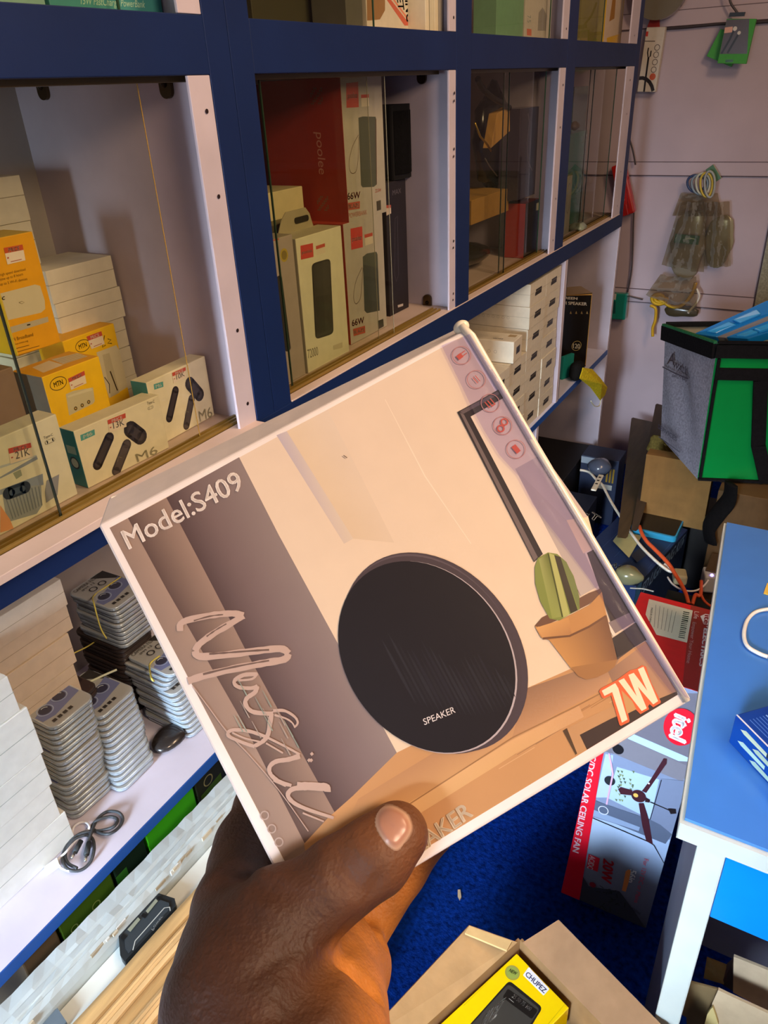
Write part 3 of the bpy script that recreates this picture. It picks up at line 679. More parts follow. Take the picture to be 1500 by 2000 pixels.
a.fill(e8([(-60, 545), (0, 520), (205, 467), (235, 475), (262, 560), (265, 610), (240, 632), (0, 690), (-40, 640)]), '#cfc39c')
a.fill(e8([(0, 715), (40, 722), (280, 655), (285, 685), (60, 755), (30, 755)]), '#b9ad8c'); a.fill(e8([(158, 700), (178, 697), (178, 705), (158, 709)]), '#2c2313'); a.stroke(e8([(110, 573), (128, 565), (142, 572), (128, 580), (110, 573)]), 0.0006, '#8b7c52')
a.text('4c', *e8([(-10, 565), (28, 555), (-12, 535)]), '#3a2c12', bold=.03)
for k, (t, L) in enumerate((('high speed download', 150), ('time up to 8 hours', 135), ('up to 5 Wi-Fi devices', 160))): a.text(t, *e8([(0, 418 + k * 28), (L, 384 + k * 28), (-3, 402 + k * 28)]), '#6d4e0c')
a.text('MTN Broadband', *e8([(45, 808), (195, 768), (40, 788)]), '#5a3f08', bold=.01); a.text('www.mtn.ng', *e8([(65, 828), (165, 800), (62, 818)]), '#5a3f08')
for k in range(3): a.stroke(e8([(70, 850 + k * 22), (170 + k * 60, 822 + k * 4)]), 0.0007, '#7a5a14')
a.build('front_print', parent=o); sticker(o, M, w, d, h, e8([(20, 252), (130, 232), (148, 325), (42, 350)]), head='#c4552a')
sbox('product_box', 'dull grey and reddish carton underneath the tall yellow carton, at the left edge', 'box', -0.79, (-60, 745), (26, 722), 0.07, FL, ['#6b5548', '#7b6455', '#8b7360', '#6d5b4c', '#6b5548', '#6b5548'])
# --- plain white cartons stacked at the back
def stack(name, labels, cat, x, TL, TR, depth, zb, n, cols, group, jit=0.003, m='card', yawj=0.03, art=None):
    P = onx(x, TL); Q = onx(x, TR); W = Q - P; W[2] = 0; w = W.length; H = P[2] - zb; hh = H / n; first = None; out = []
    for k in range(n):
        M = frame((P[0] + random.uniform(-jit, 0) * (k < n - 1), P[1] + random.uniform(-jit, jit) * (k < n - 1), zb + hh * k), W) @ Matrix.Rotation(random.uniform(-yawj, yawj) * (k < n - 1), 4, 'Z')
        if first is None:
            g = G(); g.box((0, 0, 0.0002), (w, depth, hh - 0.0003), cols[0], m); g.box((-.0002, -.0002, hh * .55), (w + .0002, depth + .0002, hh * .58), cols[1], m)
            o = g.build(name, M=M, bev=0.0014, cat=cat, group=group); first = o
            if art: art(o, M, w, depth, hh)
        else: o = copy_tree(first); o.matrix_world = M
        lb = labels[k] if isinstance(labels, (list, tuple)) else labels
        o['label'] = lb; out.append(o)
    return out, w, hh
ORD = ['lowest', 'second from the bottom', 'third from the bottom', 'fourth from the bottom', 'fifth from the bottom', 'sixth from the bottom', 'seventh from the bottom']
ORDN = lambda n, s: ['%s, %s' % (s, 'topmost' if k == n - 1 else ORD[k] if k < 7 else 'near the top') for k in range(n)]
stack('white_carton', ORDN(5, 'plain white carton in the stack behind the yellow cartons'), 'box', -0.864, (88, 530), (216, 497), 0.086, FL, 5, ('#d8d1bb', '#9b937f'), 'white cartons stacked behind the yellow boxes')
stack('white_carton', ORDN(6, 'flat whitish carton in the back stack at the left edge'), 'box', -0.90, (-70, 355), (36, 334), 0.07, FL, 6, ('#cfc6a8', '#958b70'), 'flat cartons at the left edge of the first bay')

# --- second bay: power banks
def logo_sq(a, q, t='poolee', c='#c9463c'):
    a.fill(q, c); tl, tr, br, bl = q; mx = lambda p, r, u: (p[0] + (r[0] - p[0]) * u, p[1] + (r[1] - p[1]) * u)
    b = mx(mx(bl, br, .1), mx(tl, tr, .1), .38); a.text(t, b, mx(mx(bl, br, .9), mx(tl, tr, .9), .38), mx(mx(bl, br, .1), mx(tl, tr, .1), .62), '#f0d8cc', bold=.02)
e3 = lambda L: zoomed(L, 450, 350, 3)
e2 = lambda L: zoomed(L, 450, 0, 3)
GREY = '#b5aea0'
def rr_px(q, r, n=4):  # rounded quadrilateral in picture points
    out = []
    for i in range(4):
        p = Vector(q[i]); a_ = Vector(q[i - 1]); b_ = Vector(q[(i + 1) % 4]); da = (a_ - p).normalized() * r; db = (b_ - p).normalized() * r
        for k in range(n + 1):
            t = k / n; out.append(tuple(p + da * (1 - t) ** 2 + db * t ** 2))
    return out
zl = onx(-0.715, (668, 440))[2]
for lab, TL, TR, zb, kk in (('upper grey-fronted power bank carton with red sides, stacked against the shelf back', (664, 150), (745, 150), zl, 0), ('lower grey-fronted power bank carton with red sides, standing on the shelf under its twin', (670, 438), (747, 424), FL, 1)):
    o, M, w, d, h = sbox('power_bank_box', lab, 'box', -0.715, TL, TR, 0.155, zb, ['#8f2a20', '#a73a2c', GREY, '#a9382a', '#a9382a', '#a13226'], bev=0.001, group='tall red-sided power bank cartons')
    if kk == 0:
        a = face_art(M, w, d, h)
        a.fill(e2([(750, 690), (775, 682), (850, 684), (855, 700), (858, 1080), (840, 1095), (775, 1098), (765, 1085)]), '#55594c'); a.stroke(e2([(852, 700), (857, 1080)]), 0.0012, '#6b3024')
        a.stroke([(p[0], p[1]) for p in smooth_pts([(*q, 0) for q in e2([(750, 790), (715, 860), (695, 950), (705, 1010), (735, 1005), (748, 930), (752, 800)])])], 0.0011, '#6b5540')
        logo_sq(a, e2([(678, 488), (748, 480), (752, 628), (680, 632)]), c='#c2503f'); a.fill(e2([(765, 555), (810, 552), (812, 622), (768, 626)]), '#d8cbb2'); a.fill(e2([(765, 555), (810, 552), (810, 572), (765, 575)]), '#c2503f')
        a.text('66W', *e2([(685, 1170), (760, 1160), (684, 1130)]), '#b5543f', bold=.03); a.fill(e2([(688, 1190), (758, 1178), (758, 1222), (690, 1232)]), '#b5543f'); a.text('BLAZE', *e2([(694, 1222), (754, 1213), (692, 1198)]), '#e6d8c0', bold=.02); a.text('POWERBANK', *e2([(692, 1278), (800, 1255), (692, 1250)]), '#b5705a')
        a.fill(e2([(855, 1180), (880, 1172), (882, 1228), (858, 1235)]), '#4b463c'); a.text('22.5W', *e2([(848, 1128), (882, 1122), (848, 1108)]), '#b5543f')
    else:
        a = face_art(M, w, d, h)
        a.fill(e3([(775, 455), (800, 435), (855, 425), (862, 440), (875, 770), (800, 785), (785, 770)]), '#484b44'); a.fill(e3([(775, 455), (800, 435), (855, 425), (862, 440), (862, 520), (778, 500)]), '#55594c')
        a.stroke([(p[0], p[1]) for p in smooth_pts([(*q, 0) for q in e3([(772, 515), (735, 600), (722, 690), (735, 730), (760, 700), (770, 620), (776, 520)])])], 0.0012, '#5b4438')
        logo_sq(a, e3([(703, 290), (772, 276), (776, 398), (708, 414)])); a.fill(e3([(785, 325), (832, 312), (835, 375), (790, 390)]), '#d8cbb2'); a.fill(e3([(785, 325), (832, 312), (833, 332), (786, 345)]), '#c2503f')
        a.text('66W', *e3([(713, 862), (783, 842), (711, 825)]), '#b5543f', bold=.03); a.fill(e3([(718, 878), (788, 858), (790, 900), (722, 920)]), '#b5543f'); a.text('BLAZE', *e3([(724, 908), (784, 890), (722, 888)]), '#e6d8c0', bold=.02)
        a.fill(e3([(862, 830), (895, 818), (898, 862), (866, 880)]), '#3e3b35')
    a.build('front_print', parent=o)
    if kk == 0:
        a = face_art(M, w, d, h, 'left'); a.text('poolee', *e2([(500, 775), (520, 1020), (545, 780)]), '#cf8f80', bold=.0)
        for c in e2([(505, 560), (543, 1190)]):
            k_ = a.px(*c)
            for i in range(7):
                for j in range(7):
                    if (i * 5 + j * 3) % 4 < 2: a.fill([(k_[0] - .012 + i * .0034, k_[1] - .012 + j * .0034), (k_[0] - .0095 + i * .0034, k_[1] - .012 + j * .0034), (k_[0] - .0095 + i * .0034, k_[1] - .0095 + j * .0034), (k_[0] - .012 + i * .0034, k_[1] - .0095 + j * .0034)], '#7f5a4c', False); a.lay -= 1
        a.build('side_print', parent=o)
o, M, w, d, h = sbox('power_bank_box', 'large flat red carton turned side-on behind the grey-fronted ones, dark red', 'box', -0.885, (508, 165), (560, 158), 0.095, FL + .0, ['#8f2a20', '#a73a2c', '#8c3327', '#8c3327', '#a9382a', '#84281f'], bev=0.001)
# white carton with the window
o, M, w, d, h = sbox('power_bank_box', 'white carton with a tall rounded window showing a black power bank, nearest the glass', 'box', -0.698, (577, 467), (666, 443), 0.045, FL, ['#c9c2a4', '#bfb698', '#dcd8b8', '#cfc9aa', CREAM, '#b1a893'])
a = face_art(M, w, d, h)
win = e3([(475, 495), (585, 462), (605, 905), (498, 940)])
a.fill(rr_px(win, 9), '#2f2c28'); a.fill(rr_px(e3([(482, 505), (580, 474), (600, 895), (504, 928)]), 7), '#3f3d37')
a.fill(rr_px(e3([(498, 690), (585, 672), (596, 880), (510, 905)]), 5), '#383630')
logo_sq(a, e3([(410, 390), (483, 374), (487, 455), (413, 472)])); a.fill(e3([(500, 392), (553, 375), (555, 430), (505, 445)]), '#dccfb2'); a.fill(e3([(500, 392), (553, 375), (554, 395), (502, 412)]), '#c2503f')
a.text('72000', *e3([(455, 1050), (515, 1030), (450, 998)]), '#7a7664'); a.text('LED', *e3([(395, 1120), (450, 1105), (393, 1098)]), '#35506a', bold=.03); a.fill(e3([(600, 975), (655, 955), (657, 985), (603, 1000)]), '#c4bd9f')
a.build('front_print', parent=o)
g = G(); T = Matrix.Translation((w * .12, .043, h)); pr = [(0, 0), (w * .76, 0), (w * .70, .02), (w * .62, .03), (w * .2, .03), (w * .1, .02)]
g.prism(pr, 0, 0.0012, '#a59b7c', 'card', T @ Matrix(((1, 0, 0, 0), (0, 0, 1, 0), (0, 1, 0, 0), (0, 0, 0, 1)))); g.build('hanging_tab', parent=o)
g = G(); g.prism(rrect(w * .36, .010, w * .66, .019, .004), .0, 0.0016, '#2b261e', 'matte', T @ Matrix(((1, 0, 0, 0), (0, 0, 1, -.0013), (0, 1, 0, 0), (0, 0, 0, 1)))); g.build('euro_hole', parent=o)
o, M, w, d, h = sbox('power_bank_box', 'greyish power bank carton half hidden behind the blue post, with a yellow round seal', 'box', -0.70, (532, 468), (571, 462), 0.05, FL, ['#958a7a', '#9b917e', '#a99c90', '#a79c92', '#a99c90', '#8f8478'])
a = face_art(M, w, d, h); a.circle(e3([(315, 445)])[0], 0.0095, '#b5a03c'); a.circle(e3([(315, 445)])[0], 0.0065, '#8a7a3a'); a.fill(rr_px(e3([(268, 570), (300, 560), (355, 1000), (322, 1015)]), 6), '#2d2b28'); a.fill(e3([(245, 340), (282, 335), (284, 355), (246, 362)]), '#b5543f'); a.build('front_print', parent=o)
sbox('product_box', 'cream carton lying on top behind the white windowed carton', 'box', -0.79, (520, 378), (590, 360), 0.09, FL, ['#b5aa84', '#c2b78f', '#cfc394', '#c6ba8c', CREAM, CREAM])
sbox('product_box', 'dark olive carton with a slot, wedged between the cream carton and the windowed one', 'box', -0.755, (527, 442), (578, 424), 0.03, FL, ['#3c3727', '#6b6342', '#4a4431', '#4a4431', '#4a4431', '#4a4431'])
# black box and loudspeaker at the right of the bay
o, M, w, d, h = sbox('product_box', 'tall black carton with silver lettering under the small black loudspeaker', 'box', -0.742, (752, 358), (792, 352), 0.06, FL, ['#1b1719', '#2a2427', '#241e22', '#2e282c', '#241e22', '#241e22'])
a = face_art(M, w, d, h); a.text('MAX', *e2([(950, 1145), (1000, 1130), (950, 1115)]), '#5b5358'); a.stroke(e3([(965, 230), (978, 215), (985, 560), (972, 600), (962, 560), (965, 230)]), 0.0008, '#5b545a'); a.fill(e3([(980, 738), (1012, 728), (1012, 742), (982, 752)]), '#b9b0a8'); a.fill(e3([(905, 155), (940, 150), (942, 200), (910, 215)]), '#cdbba5'); a.fill(e3([(905, 155), (940, 150), (940, 168), (906, 172)]), '#b5543f'); a.build('front_print', parent=o)
P = onx(-0.742, (764, 205)); zt = onx(-0.742, (752, 358))[2]; Q = onx(-0.742, (801, 206)); Q[2] = P[2]; M = frame((P[0], P[1], zt), Q - P); w = (Q - P).length; h = P[2] - zt; d = .075
g = G(); n = 8
ol = [(0, 0), (w * .3, -.006), (w * .7, -.006), (w, 0), (w, d), (0, d)]
g.prism(ol, 0.001, h, '#131213', 'matte'); o = g.build('loudspeaker', M=M, bev=0.004, label='small black loudspeaker standing on the tall black carton in the second bay', cat='speaker')
g = G(); g.prism([(x * .9 + w * .05, y - .002) for x, y in ol[:4]] + [(w * .9, .004), (w * .1, .004)], h * .08, h * .92, '#0c0b0c', 'fabric'); g.build('grille', parent=o)

# --- third bay: bags and boxes
e4 = lambda L: zoomed(L, 850, 0, 3.75)
def lump(name, label, cat, c, r, sc, col, m, T=None, wob=0.15, seed=1, nu=18, nv=12, **k):
    rnd = random.Random(seed); g = G(); g.ball((0, 0, 0), r, col, m, nu, nv, sc)
    ph = [rnd.uniform(0, 6) for _ in range(6)]
    g.v = [tuple(Vector(p) * (1 + wob * (math.sin(p[0] / r * 3.1 + ph[0]) * .4 + math.sin(p[1] / r * 4.3 + ph[1]) * .3 + math.sin(p[2] / r * 5.7 + ph[2]) * .3))) for p in g.v]
    return g.build(name, M=(T or Matrix.Translation(Vector(c))), label=label, cat=cat, **k)
o, M, w, d, h = sbox('product_box', 'kraft brown carton lying low in the third bay under the plastic bag', 'box', -0.73, (921, 392), (994, 388), 0.1, onx(-0.73, (921, 440))[2], ['#8a6630', '#b08542', '#a67c3c', '#8a6630', '#8a6630', '#8a6630'])
g = G(); P = [onx(-0.715, p) for p in e4([(455, 830), (545, 785), (548, 960), (410, 1085)])]
g.hexa([P[3] + Vector((-.02, 0, 0)), P[3], P[2], P[2] + Vector((-.02, 0, 0)), P[0] + Vector((-.02, 0, 0)), P[0], P[1], P[1] + Vector((-.02, 0, 0))], '#b98a42', 'card')
g.build('cardboard_tag', label='tilted orange cardboard tag inside the clear bag of the third bay', cat='tag', bev=.0008)
g = G(); g.tube(smooth_pts([onx(-0.712, p) for p in e4([(310, 575), (345, 645), (420, 715), (500, 760), (545, 790)])]), .006, '#221d1d', 'rubber')
g.build('audio_cable', label='thick black cable hanging across the top of the third bay', cat='cable')
g = G(); g.tube([onx(-0.70, p) for p in e4([(290, 900), (330, 1000), (375, 1050), (410, 1105)])], .0022, '#c9a646', 'metal'); g.tube([onx(-0.70, p) for p in e4([(365, 1160), (400, 1220), (455, 1290)])], .0012, '#8d8775', 'metal')
g.build('key_chain', label='thin gold chain glinting inside the clear bag of the third bay', cat='chain')
def sheet(name, label, cat, plane, q, nu, nv, amp, col, m, seed=1, axis=0, **k):
    rnd = random.Random(seed); A_, B_, C_, D_ = [on(axis, plane, *p) for p in q]; V = []
    ph = [rnd.uniform(0, 6) for _ in range(6)]; off = Vector((1 if axis == 0 else 0, -1 if axis == 1 else 0, 0))
    for j in range(nv + 1):
        for i in range(nu + 1):
            a_, b_ = i / nu, j / nv; p = A_ * (1 - a_) * (1 - b_) + B_ * a_ * (1 - b_) + C_ * a_ * b_ + D_ * (1 - a_) * b_
            z = math.sin(a_ * 13 + ph[0] + 3 * b_) + .6 * math.sin(b_ * 17 + ph[1] + a_ * 5) + .4 * math.sin((a_ + b_) * 31 + ph[2]) + .5 * rnd.random()
            V.append(p + off * (amp * (z + 1) * min(1, 4 * a_ * (1 - a_) + .2)))
    g = G(); g.add(V, [(j * (nu + 1) + i, j * (nu + 1) + i + 1, (j + 1) * (nu + 1) + i + 1, (j + 1) * (nu + 1) + i) for j in range(nv) for i in range(nu)], col, m, True)
    return g.build(name, label=label, cat=cat, **k)
g = G(); Pc = onx(-0.79, (958, 270)); lump('headphone_bag', 'crumpled clear bag with dark goods hanging in the left half of the third bay', 'bag', Pc, .06, (.5, 1.15, 1.75), '#231e17', 'gloss', seed=4, wob=.35)
o, M, w, d, h = sbox('product_box', 'tall dark violet-grey box in the third bay behind the right pane', 'box', -0.704, (1017, 212), (1053, 209), 0.05, onx(-0.704, (1010, 392))[2], ['#2a2230', '#4a4450', '#39323f', '#39323f', '#39323f', '#39323f'], 'gloss')
a = face_art(M, w, d, h); a.fill(e4([(765, 970), (795, 968), (792, 1050), (762, 1055)]), '#a89f80'); a.stroke(e4([(680, 830), (690, 900), (672, 1050), (680, 1180), (710, 1250)]), 0.003, '#6f6878'); a.build('front_print', parent=o)
o, M, w, d, h = sbox('product_box', 'black carton with a bright red side in the third bay, standing on the shelf', 'box', -0.694, (1027, 398), (1054, 392), 0.055, FL, ['#1d1616', '#5a211b', '#2b2420', '#2b2420', '#7d2c22', '#a8382c'])
a = face_art(M, w, d, h); a.fill(e4([(740, 1490), (766, 1480), (764, 1535), (738, 1542)]), '#a89f70'); a.build('front_print', parent=o)
lump('goods_bag', 'small dark bag of goods on the shelf floor of the third bay', 'bag', Vector((-.785, onx(-0.73, (955, 480))[1], FL + .031)), .024, (1.8, 3.6, 1.0), '#26221c', 'gloss', seed=9, wob=.12)
# --- fourth bay
for lab, x, TL, TR, dp, c in (('dark green carton at the back of the fourth bay', -0.80, (1122, 170), (1150, 165), .06, '#1e5245'), ('teal green carton leaning in the fourth bay behind the first pane', -0.74, (1112, 262), (1148, 248), .05, '#1d7a66')):
    sbox('product_box', lab, 'box', x, TL, TR, dp, FL, [c, '#3b7d70', c, c, c, '#245b50'], 'gloss')
o, M, w, d, h = sbox('cable_box', 'narrow whitish carton with a looped cable picture in the fourth bay', 'box', -0.70, (1108, 345), (1119, 338), 0.03, FL, ['#9a958a', '#aba698', '#b0aa9c', '#9a958a', '#9a958a', '#9a958a'])
a = face_art(M, w, d, h); a.stroke(ell(w * .5, h * .62, w * .3, h * .25, 20), .0018, '#4b4640', False, closed=True); a.build('front_print', parent=o)
lump('paper_tag', 'small crumpled brown paper on top of the teal carton', 'paper', onx(-0.73, (1123, 246)), .016, (.8, 1.2, .7), '#6b5530', 'card', seed=3, wob=.3)
lump('clear_pouch', 'little crumpled transparent pouch on the fourth bay floor', 'pouch', onz(FL + .012, (1128, 442)), .02, (1, 1.6, .7), '#8a937d', 'gloss', seed=6, wob=.4)
# --- upper row, only its lowest centimetres show
FT = RT1 + 0.0005
def topbox(name, label, cat, x, u0, u1, dp, h, cols, m='card'):
    P = onx(x, (u0, 20)); Q = onx(x, (u1, 20)); M = frame((x, P[1], FT), (0, 1, 0)); w = Q[1] - P[1]
    g = G(); g.box((0, 0, 0), (w, dp, h), cols, m); return g.build(name, M=M, bev=.001, label=label, cat=cat), M, w, dp, h
o, M, w, d, h = topbox('power_bank_box', 'teal power bank carton with white lettering in the upper row, above the first bay', 'box', -0.70, 100, 318, .05, .20, '#3f8a86')
a = face_art(M, w, d, h); a.text('15W FastCharge PowerBank', (158, 8), (283, 15), (158, -7), '#a9cbaa', bold=.01); a.build('front_print', parent=o)
topbox('power_bank_box', 'pale teal carton at the top left corner of the photo', 'box', -0.70, -60, 92, .05, .2, '#7fa89a')
topbox('product_box', 'grey blurred carton at the right end of the upper row above the first bay', 'box', -0.72, 322, 362, .05, .2, '#77736f')
topbox('product_box', 'dark olive carton behind glass in the upper row above the second bay', 'box', -0.76, 492, 660, .12, .2, '#36341f')
topbox('product_box', 'plain grey carton in the upper row beside the tan-and-red printed one', 'box', -0.69, 676, 708, .06, .2, '#565548')
o, M, w, d, h = topbox('game_box', 'white carton with a tan shape, red stripes and black lettering in the upper row', 'box', -0.705, 716, 826, .05, .22, '#c9bfa4')
a = face_art(M, w, d, h); a.fill([(716, -10), (752, -10), (752, 20), (742, 38), (722, 40), (716, 40)], '#8f6a3c')
a.fill([(750, -8), (758, -8), (802, 50), (790, 50)], '#c05a40'); a.fill([(762, -8), (765, -8), (808, 50), (804, 50)], '#d77a58'); a.fill([(808, 30), (826, 34), (826, 60), (812, 58)], '#d2b83c')
a.text('TING', (790, -16), (794, 42), (803, -16), '#28221c', bold=.03); a.text('ET', (775, -4), (778, 19), (787, -4), '#28221c', bold=.03); a.build('front_print', parent=o)
for k in range(4):
    topbox('booklet', 'thin cream booklet standing upright in the upper row, %s of four beside the white strip' % ['first', 'second', 'third', 'fourth'][k], 'booklet', -0.672 - .002 * (k % 2), 831 + k * 9, 838 + k * 9, .05, .2, ['#e0d2b0', '#cfc4a4', '#d8c9a6', '#e4d8bc'][k])
topbox('product_box', 'pale green carton with a darker corner in the upper row above the third bay', 'box', -0.688, 970, 1023, .05, .2, '#6f9a76')
o, M, w, d, h = topbox('cable_box', 'white carton with a cable picture in the upper row above the third bay', 'box', -0.688, 1026, 1078, .04, .2, '#c2baae')
a = face_art(M, w, d, h); a.fill([(1052, 25), (1060, 14), (1068, 30), (1066, 60), (1050, 60)], '#98928a'); a.fill([(1029, 56), (1038, 57), (1038, 70), (1029, 69)], '#cf6a4a'); a.text('7.5', (1030, 30), (1030, 44), (1037, 30), '#7a8a86'); a.build('front_print', parent=o)
topbox('product_box', 'olive yellow carton in the upper row above the fourth bay', 'box', -0.70, 1136, 1180, .05, .2, '#958b3f')
o, M, w, d, h = topbox('lamp_box', 'white and yellow carton with sun rays in the upper row above the fourth bay', 'box', -0.70, 1184, 1218, .05, .22, ['#c9a020', '#c9a020', '#c9b49c', '#d6a41c', '#c9a020', '#c9a020'])
a = face_art(M, w, d, h); a.fill([(1196, 0), (1203, -4), (1200, 36), (1190, 42)], '#a8742c'); a.fill([(1185, 74), (1222, 66), (1224, 90), (1185, 90)], '#d6a81e'); a.fill([(1218, -5), (1228, -5), (1229, 90), (1219, 90)], '#d6a81e'); a.build('front_print', parent=o)
# ------------------------------------------------------------------ lower shelf: lens-film packs, white cartons, cables
SZ = SH + 0.0006
def film_pack(dark):
    g = G(); W_, D_, H_ = 0.070, 0.098, 0.0078
    c1, c2, c3 = ('#25201f', '#3c3433', '#4a3f3c') if dark else ('#343b42', '#b3c0ca', '#d3dde4')
    g.prism(rrect(0.0015, 0.0015, W_ - .0015, D_ - .0015, .011, 4), 0.0002, 0.0026, c1, 'plastic', smooth=True)
    g.prism(rrect(0, 0, W_, D_, .012, 4), 0.0026, 0.0062, c2, 'silver' if not dark else 'plastic', smooth=True)
    g.prism(rrect(0.0008, 0.0008, W_ - .0008, D_ - .0008, .012, 4), 0.0062, 0.0074, c3, 'silver' if not dark else 'plastic', smooth=True)
    return g, (W_, D_, H_)
def film_label(par, dark, model):
    W_, D_ = 0.070, 0.098
    a = Art(par.matrix_world, (0, 0, 0.0074), (1, 0, 0), (0, 1, 0), (0, 0, 1), 0.00012); f = lambda L, c: a.fill(L, c, False)
    base, ink = ('#41332f', '#1c1514') if dark else ('#a6a8a6', '#33302e')
    f(rrect(0.002, 0.002, W_ - .002, D_ - .002, .010), base)
    f([(W_ * .62, D_ * .97), (W_ * .98, D_ * .97), (W_ * .98, D_ * .52)], ink)
    f([(.003, D_ * .40), (W_ - .003, D_ * .62), (W_ - .003, D_ * .30), (.02, D_ * .20), (.003, D_ * .24)], '#6f78a3' if not dark else '#2c2224')
    for cx in (.27, .66):
        a.circle((W_ * cx, D_ * (.36 + cx * .15)), .0105, '#a4b4cf' if not dark else '#7a5a3c', False, w=.0012); a.circle((W_ * cx, D_ * (.36 + cx * .15)), .0086, '#3a3a4e' if not dark else '#1b1413', False)
        a.stroke(ell(W_ * cx, D_ * (.36 + cx * .15), .006, .006, 8, 20, 110), .0011, '#d7e3ea', False)
    for k in range(4): f([(.010 + k * .0085, .009), (.0155 + k * .0085, .009), (.0155 + k * .0085, .0145), (.010 + k * .0085, .0145)], ink)
    a.text('CAMERA FILM', (.006, D_ * .86), (.050, D_ * .86), (.006, D_ * .93), '#4b4a45' if not dark else '#6b5a50', False, bold=.01)
    a.text(model, (.014, D_ * .78), (.038, D_ * .78), (.014, D_ * .83), '#4b4a45' if not dark else '#6b5a50', False, bold=.01)
    for cx in (.35, .6): a.circle((W_ * cx, D_ * .68), .0055, ink, False, w=.0016)
    a.build('label_card', parent=par)
_fp = {}
def pack(M, dark, model, label, group):
    k = (dark, model)
    if k not in _fp:
        g, _ = film_pack(dark); o = g.build('lens_film_pack', M=M); film_label(o, dark, model); _fp[k] = o
    else: o = copy_tree(_fp[k]); o.matrix_world = M
    return tag(o, label, 'lens film', group)
def film_stack(bot, top, n, dark, model, desc, group, yaw=90, h=0.0078, zb=None, seed=0):
    rnd = random.Random(seed); zb = SZ if zb is None else zb
    B = onz(zb, bot) if not isinstance(bot, Vector) else bot; T = onz(zb + n * h, top) if top else B.copy()
    for k in range(n):
        t = k / max(1, n - 1); p = B.lerp(T, t); p[2] = zb + k * h
        M = Matrix.Translation(p) @ Matrix.Rotation(math.radians(yaw + rnd.uniform(-2.2, 2.2)), 4, 'Z') @ Matrix.Translation((rnd.uniform(-.0012, .0012), rnd.uniform(-.0012, .0012), 0))
        pos = 'topmost' if k == n - 1 else 'lowest' if k == 0 else '%d%s from the bottom' % (k + 1, {1: 'st', 2: 'nd', 3: 'rd'}.get((k + 1) % 10 if (k + 1) // 10 != 1 else 0, 'th'))
        pack(M, dark, model, '%s, %s' % (desc, pos), group)
film_stack((148, 1608), (102, 1425), 19, False, 'IPM 12 PRO', 'silver lens-film pack in the tall stack beside the white cartons', 'silver film packs, tall left stack', seed=1)
film_stack((238, 1554), (195, 1406), 14, False, 'IPM 12', 'silver lens-film pack in the stack right of the tall one', 'silver film packs, second stack', seed=2)
film_stack((372, 1447), (339, 1361), 10, False, 'IPM 12', 'silver lens-film pack in the short stack nearest the held box', 'silver film packs, stack by the held box', seed=3)
pB = onz(SZ + 10 * .0078, (351, 1352)); 
film_stack(onz(SZ + 10 * .0078 + .0003, (345, 1352)) + Vector((-.012, -.01, 0)), (333, 1322), 4, False, 'IPM 12', 'banded silver lens-film pack lying on the short stack', 'banded film packs on the short stack', zb=SZ + 10 * .0078 + .0003, seed=4)
pA = onx(-0.80, (226, 1188)); nA = 10
pA[2] = pA[2] - nA * .0078
film_stack(Vector((-.80, pA[1] - .004, pA[2])), None, nA, False, 'IPM 12', 'grey lens-film pack in the banded bundle under the rail', 'banded film packs under the rail', seed=5, zb=pA[2])
nD = int((pA[2] - SZ) / .0078); 
film_stack(Vector((-.815, pA[1] - .004, SZ)), None, nD, True, 'IPM 11', 'dark lens-film pack in the pile under the banded bundle', 'dark film packs under the banded bundle', seed=6, h=(pA[2] - SZ) / nD)
film_stack(Vector((-.79, .418, SZ)), None, 16, True, 'IPM 11', 'dark brown lens-film pack in the pile behind the silver stacks', 'dark brown film packs behind the silver ones', seed=7)
film_stack(Vector((-.905, .45, SZ)), None, 27, True, 'IPM 11', 'black lens-film pack in the deep pile at the shelf back', 'black film packs at the shelf back', seed=8, h=.0105)
o = lump('glass_protector_pack', 'single glossy black rounded pack lying before the short film stack', 'lens film', onz(SZ + .011, (330, 1440)), .03, (.75, 1.0, .34), '#2b2624', 'gloss', seed=2, wob=.08)
# rubber bands
def band_(label, pts, r=.0011, col='#cfc25c', name='rubber_band', cat='rubber band', m='rubber'):
    g = G(); g.tube(smooth_pts(pts), r, col, m, 6); return g.build(name, label=label, cat=cat)
zA = pA[2] + nA * .0078 + .0012
band_('yellow rubber band around the bundle under the blue rail', [onz(zA, (236, 1127)), onz(zA, (212, 1143)), onz(zA, (183, 1164)), onx(-.797, (184, 1180)), onx(-.797, (196, 1225)), onx(-.797, (208, 1247))])
zB = SZ + 14 * .0078 + .002
band_('yellow rubber band around the banded packs on the short stack', [onz(zB, (312, 1281)), onz(zB, (296, 1293)), onz(zB, (292, 1303)), onx(-.708, (296, 1325)), onx(-.708, (301, 1330))], .0014)
band_('yellow rubber band lying over the dark brown film packs', [onz(SZ + 16 * .0078 + .002, p) for p in ((200, 1243), (172, 1262), (148, 1274), (132, 1282))])
band_('greenish rubber band across the top of the tall film stack', [onz(SZ + 19 * .0078 + .001, p) for p in ((120, 1330), (100, 1345), (70, 1370), (52, 1392))], .001, '#a8ab72')
band_('pale band across the top of the second film stack', [onz(SZ + 14 * .0078 + .001, p) for p in ((228, 1308), (205, 1318), (170, 1334), (150, 1342))], .0018, '#c9d0b6')
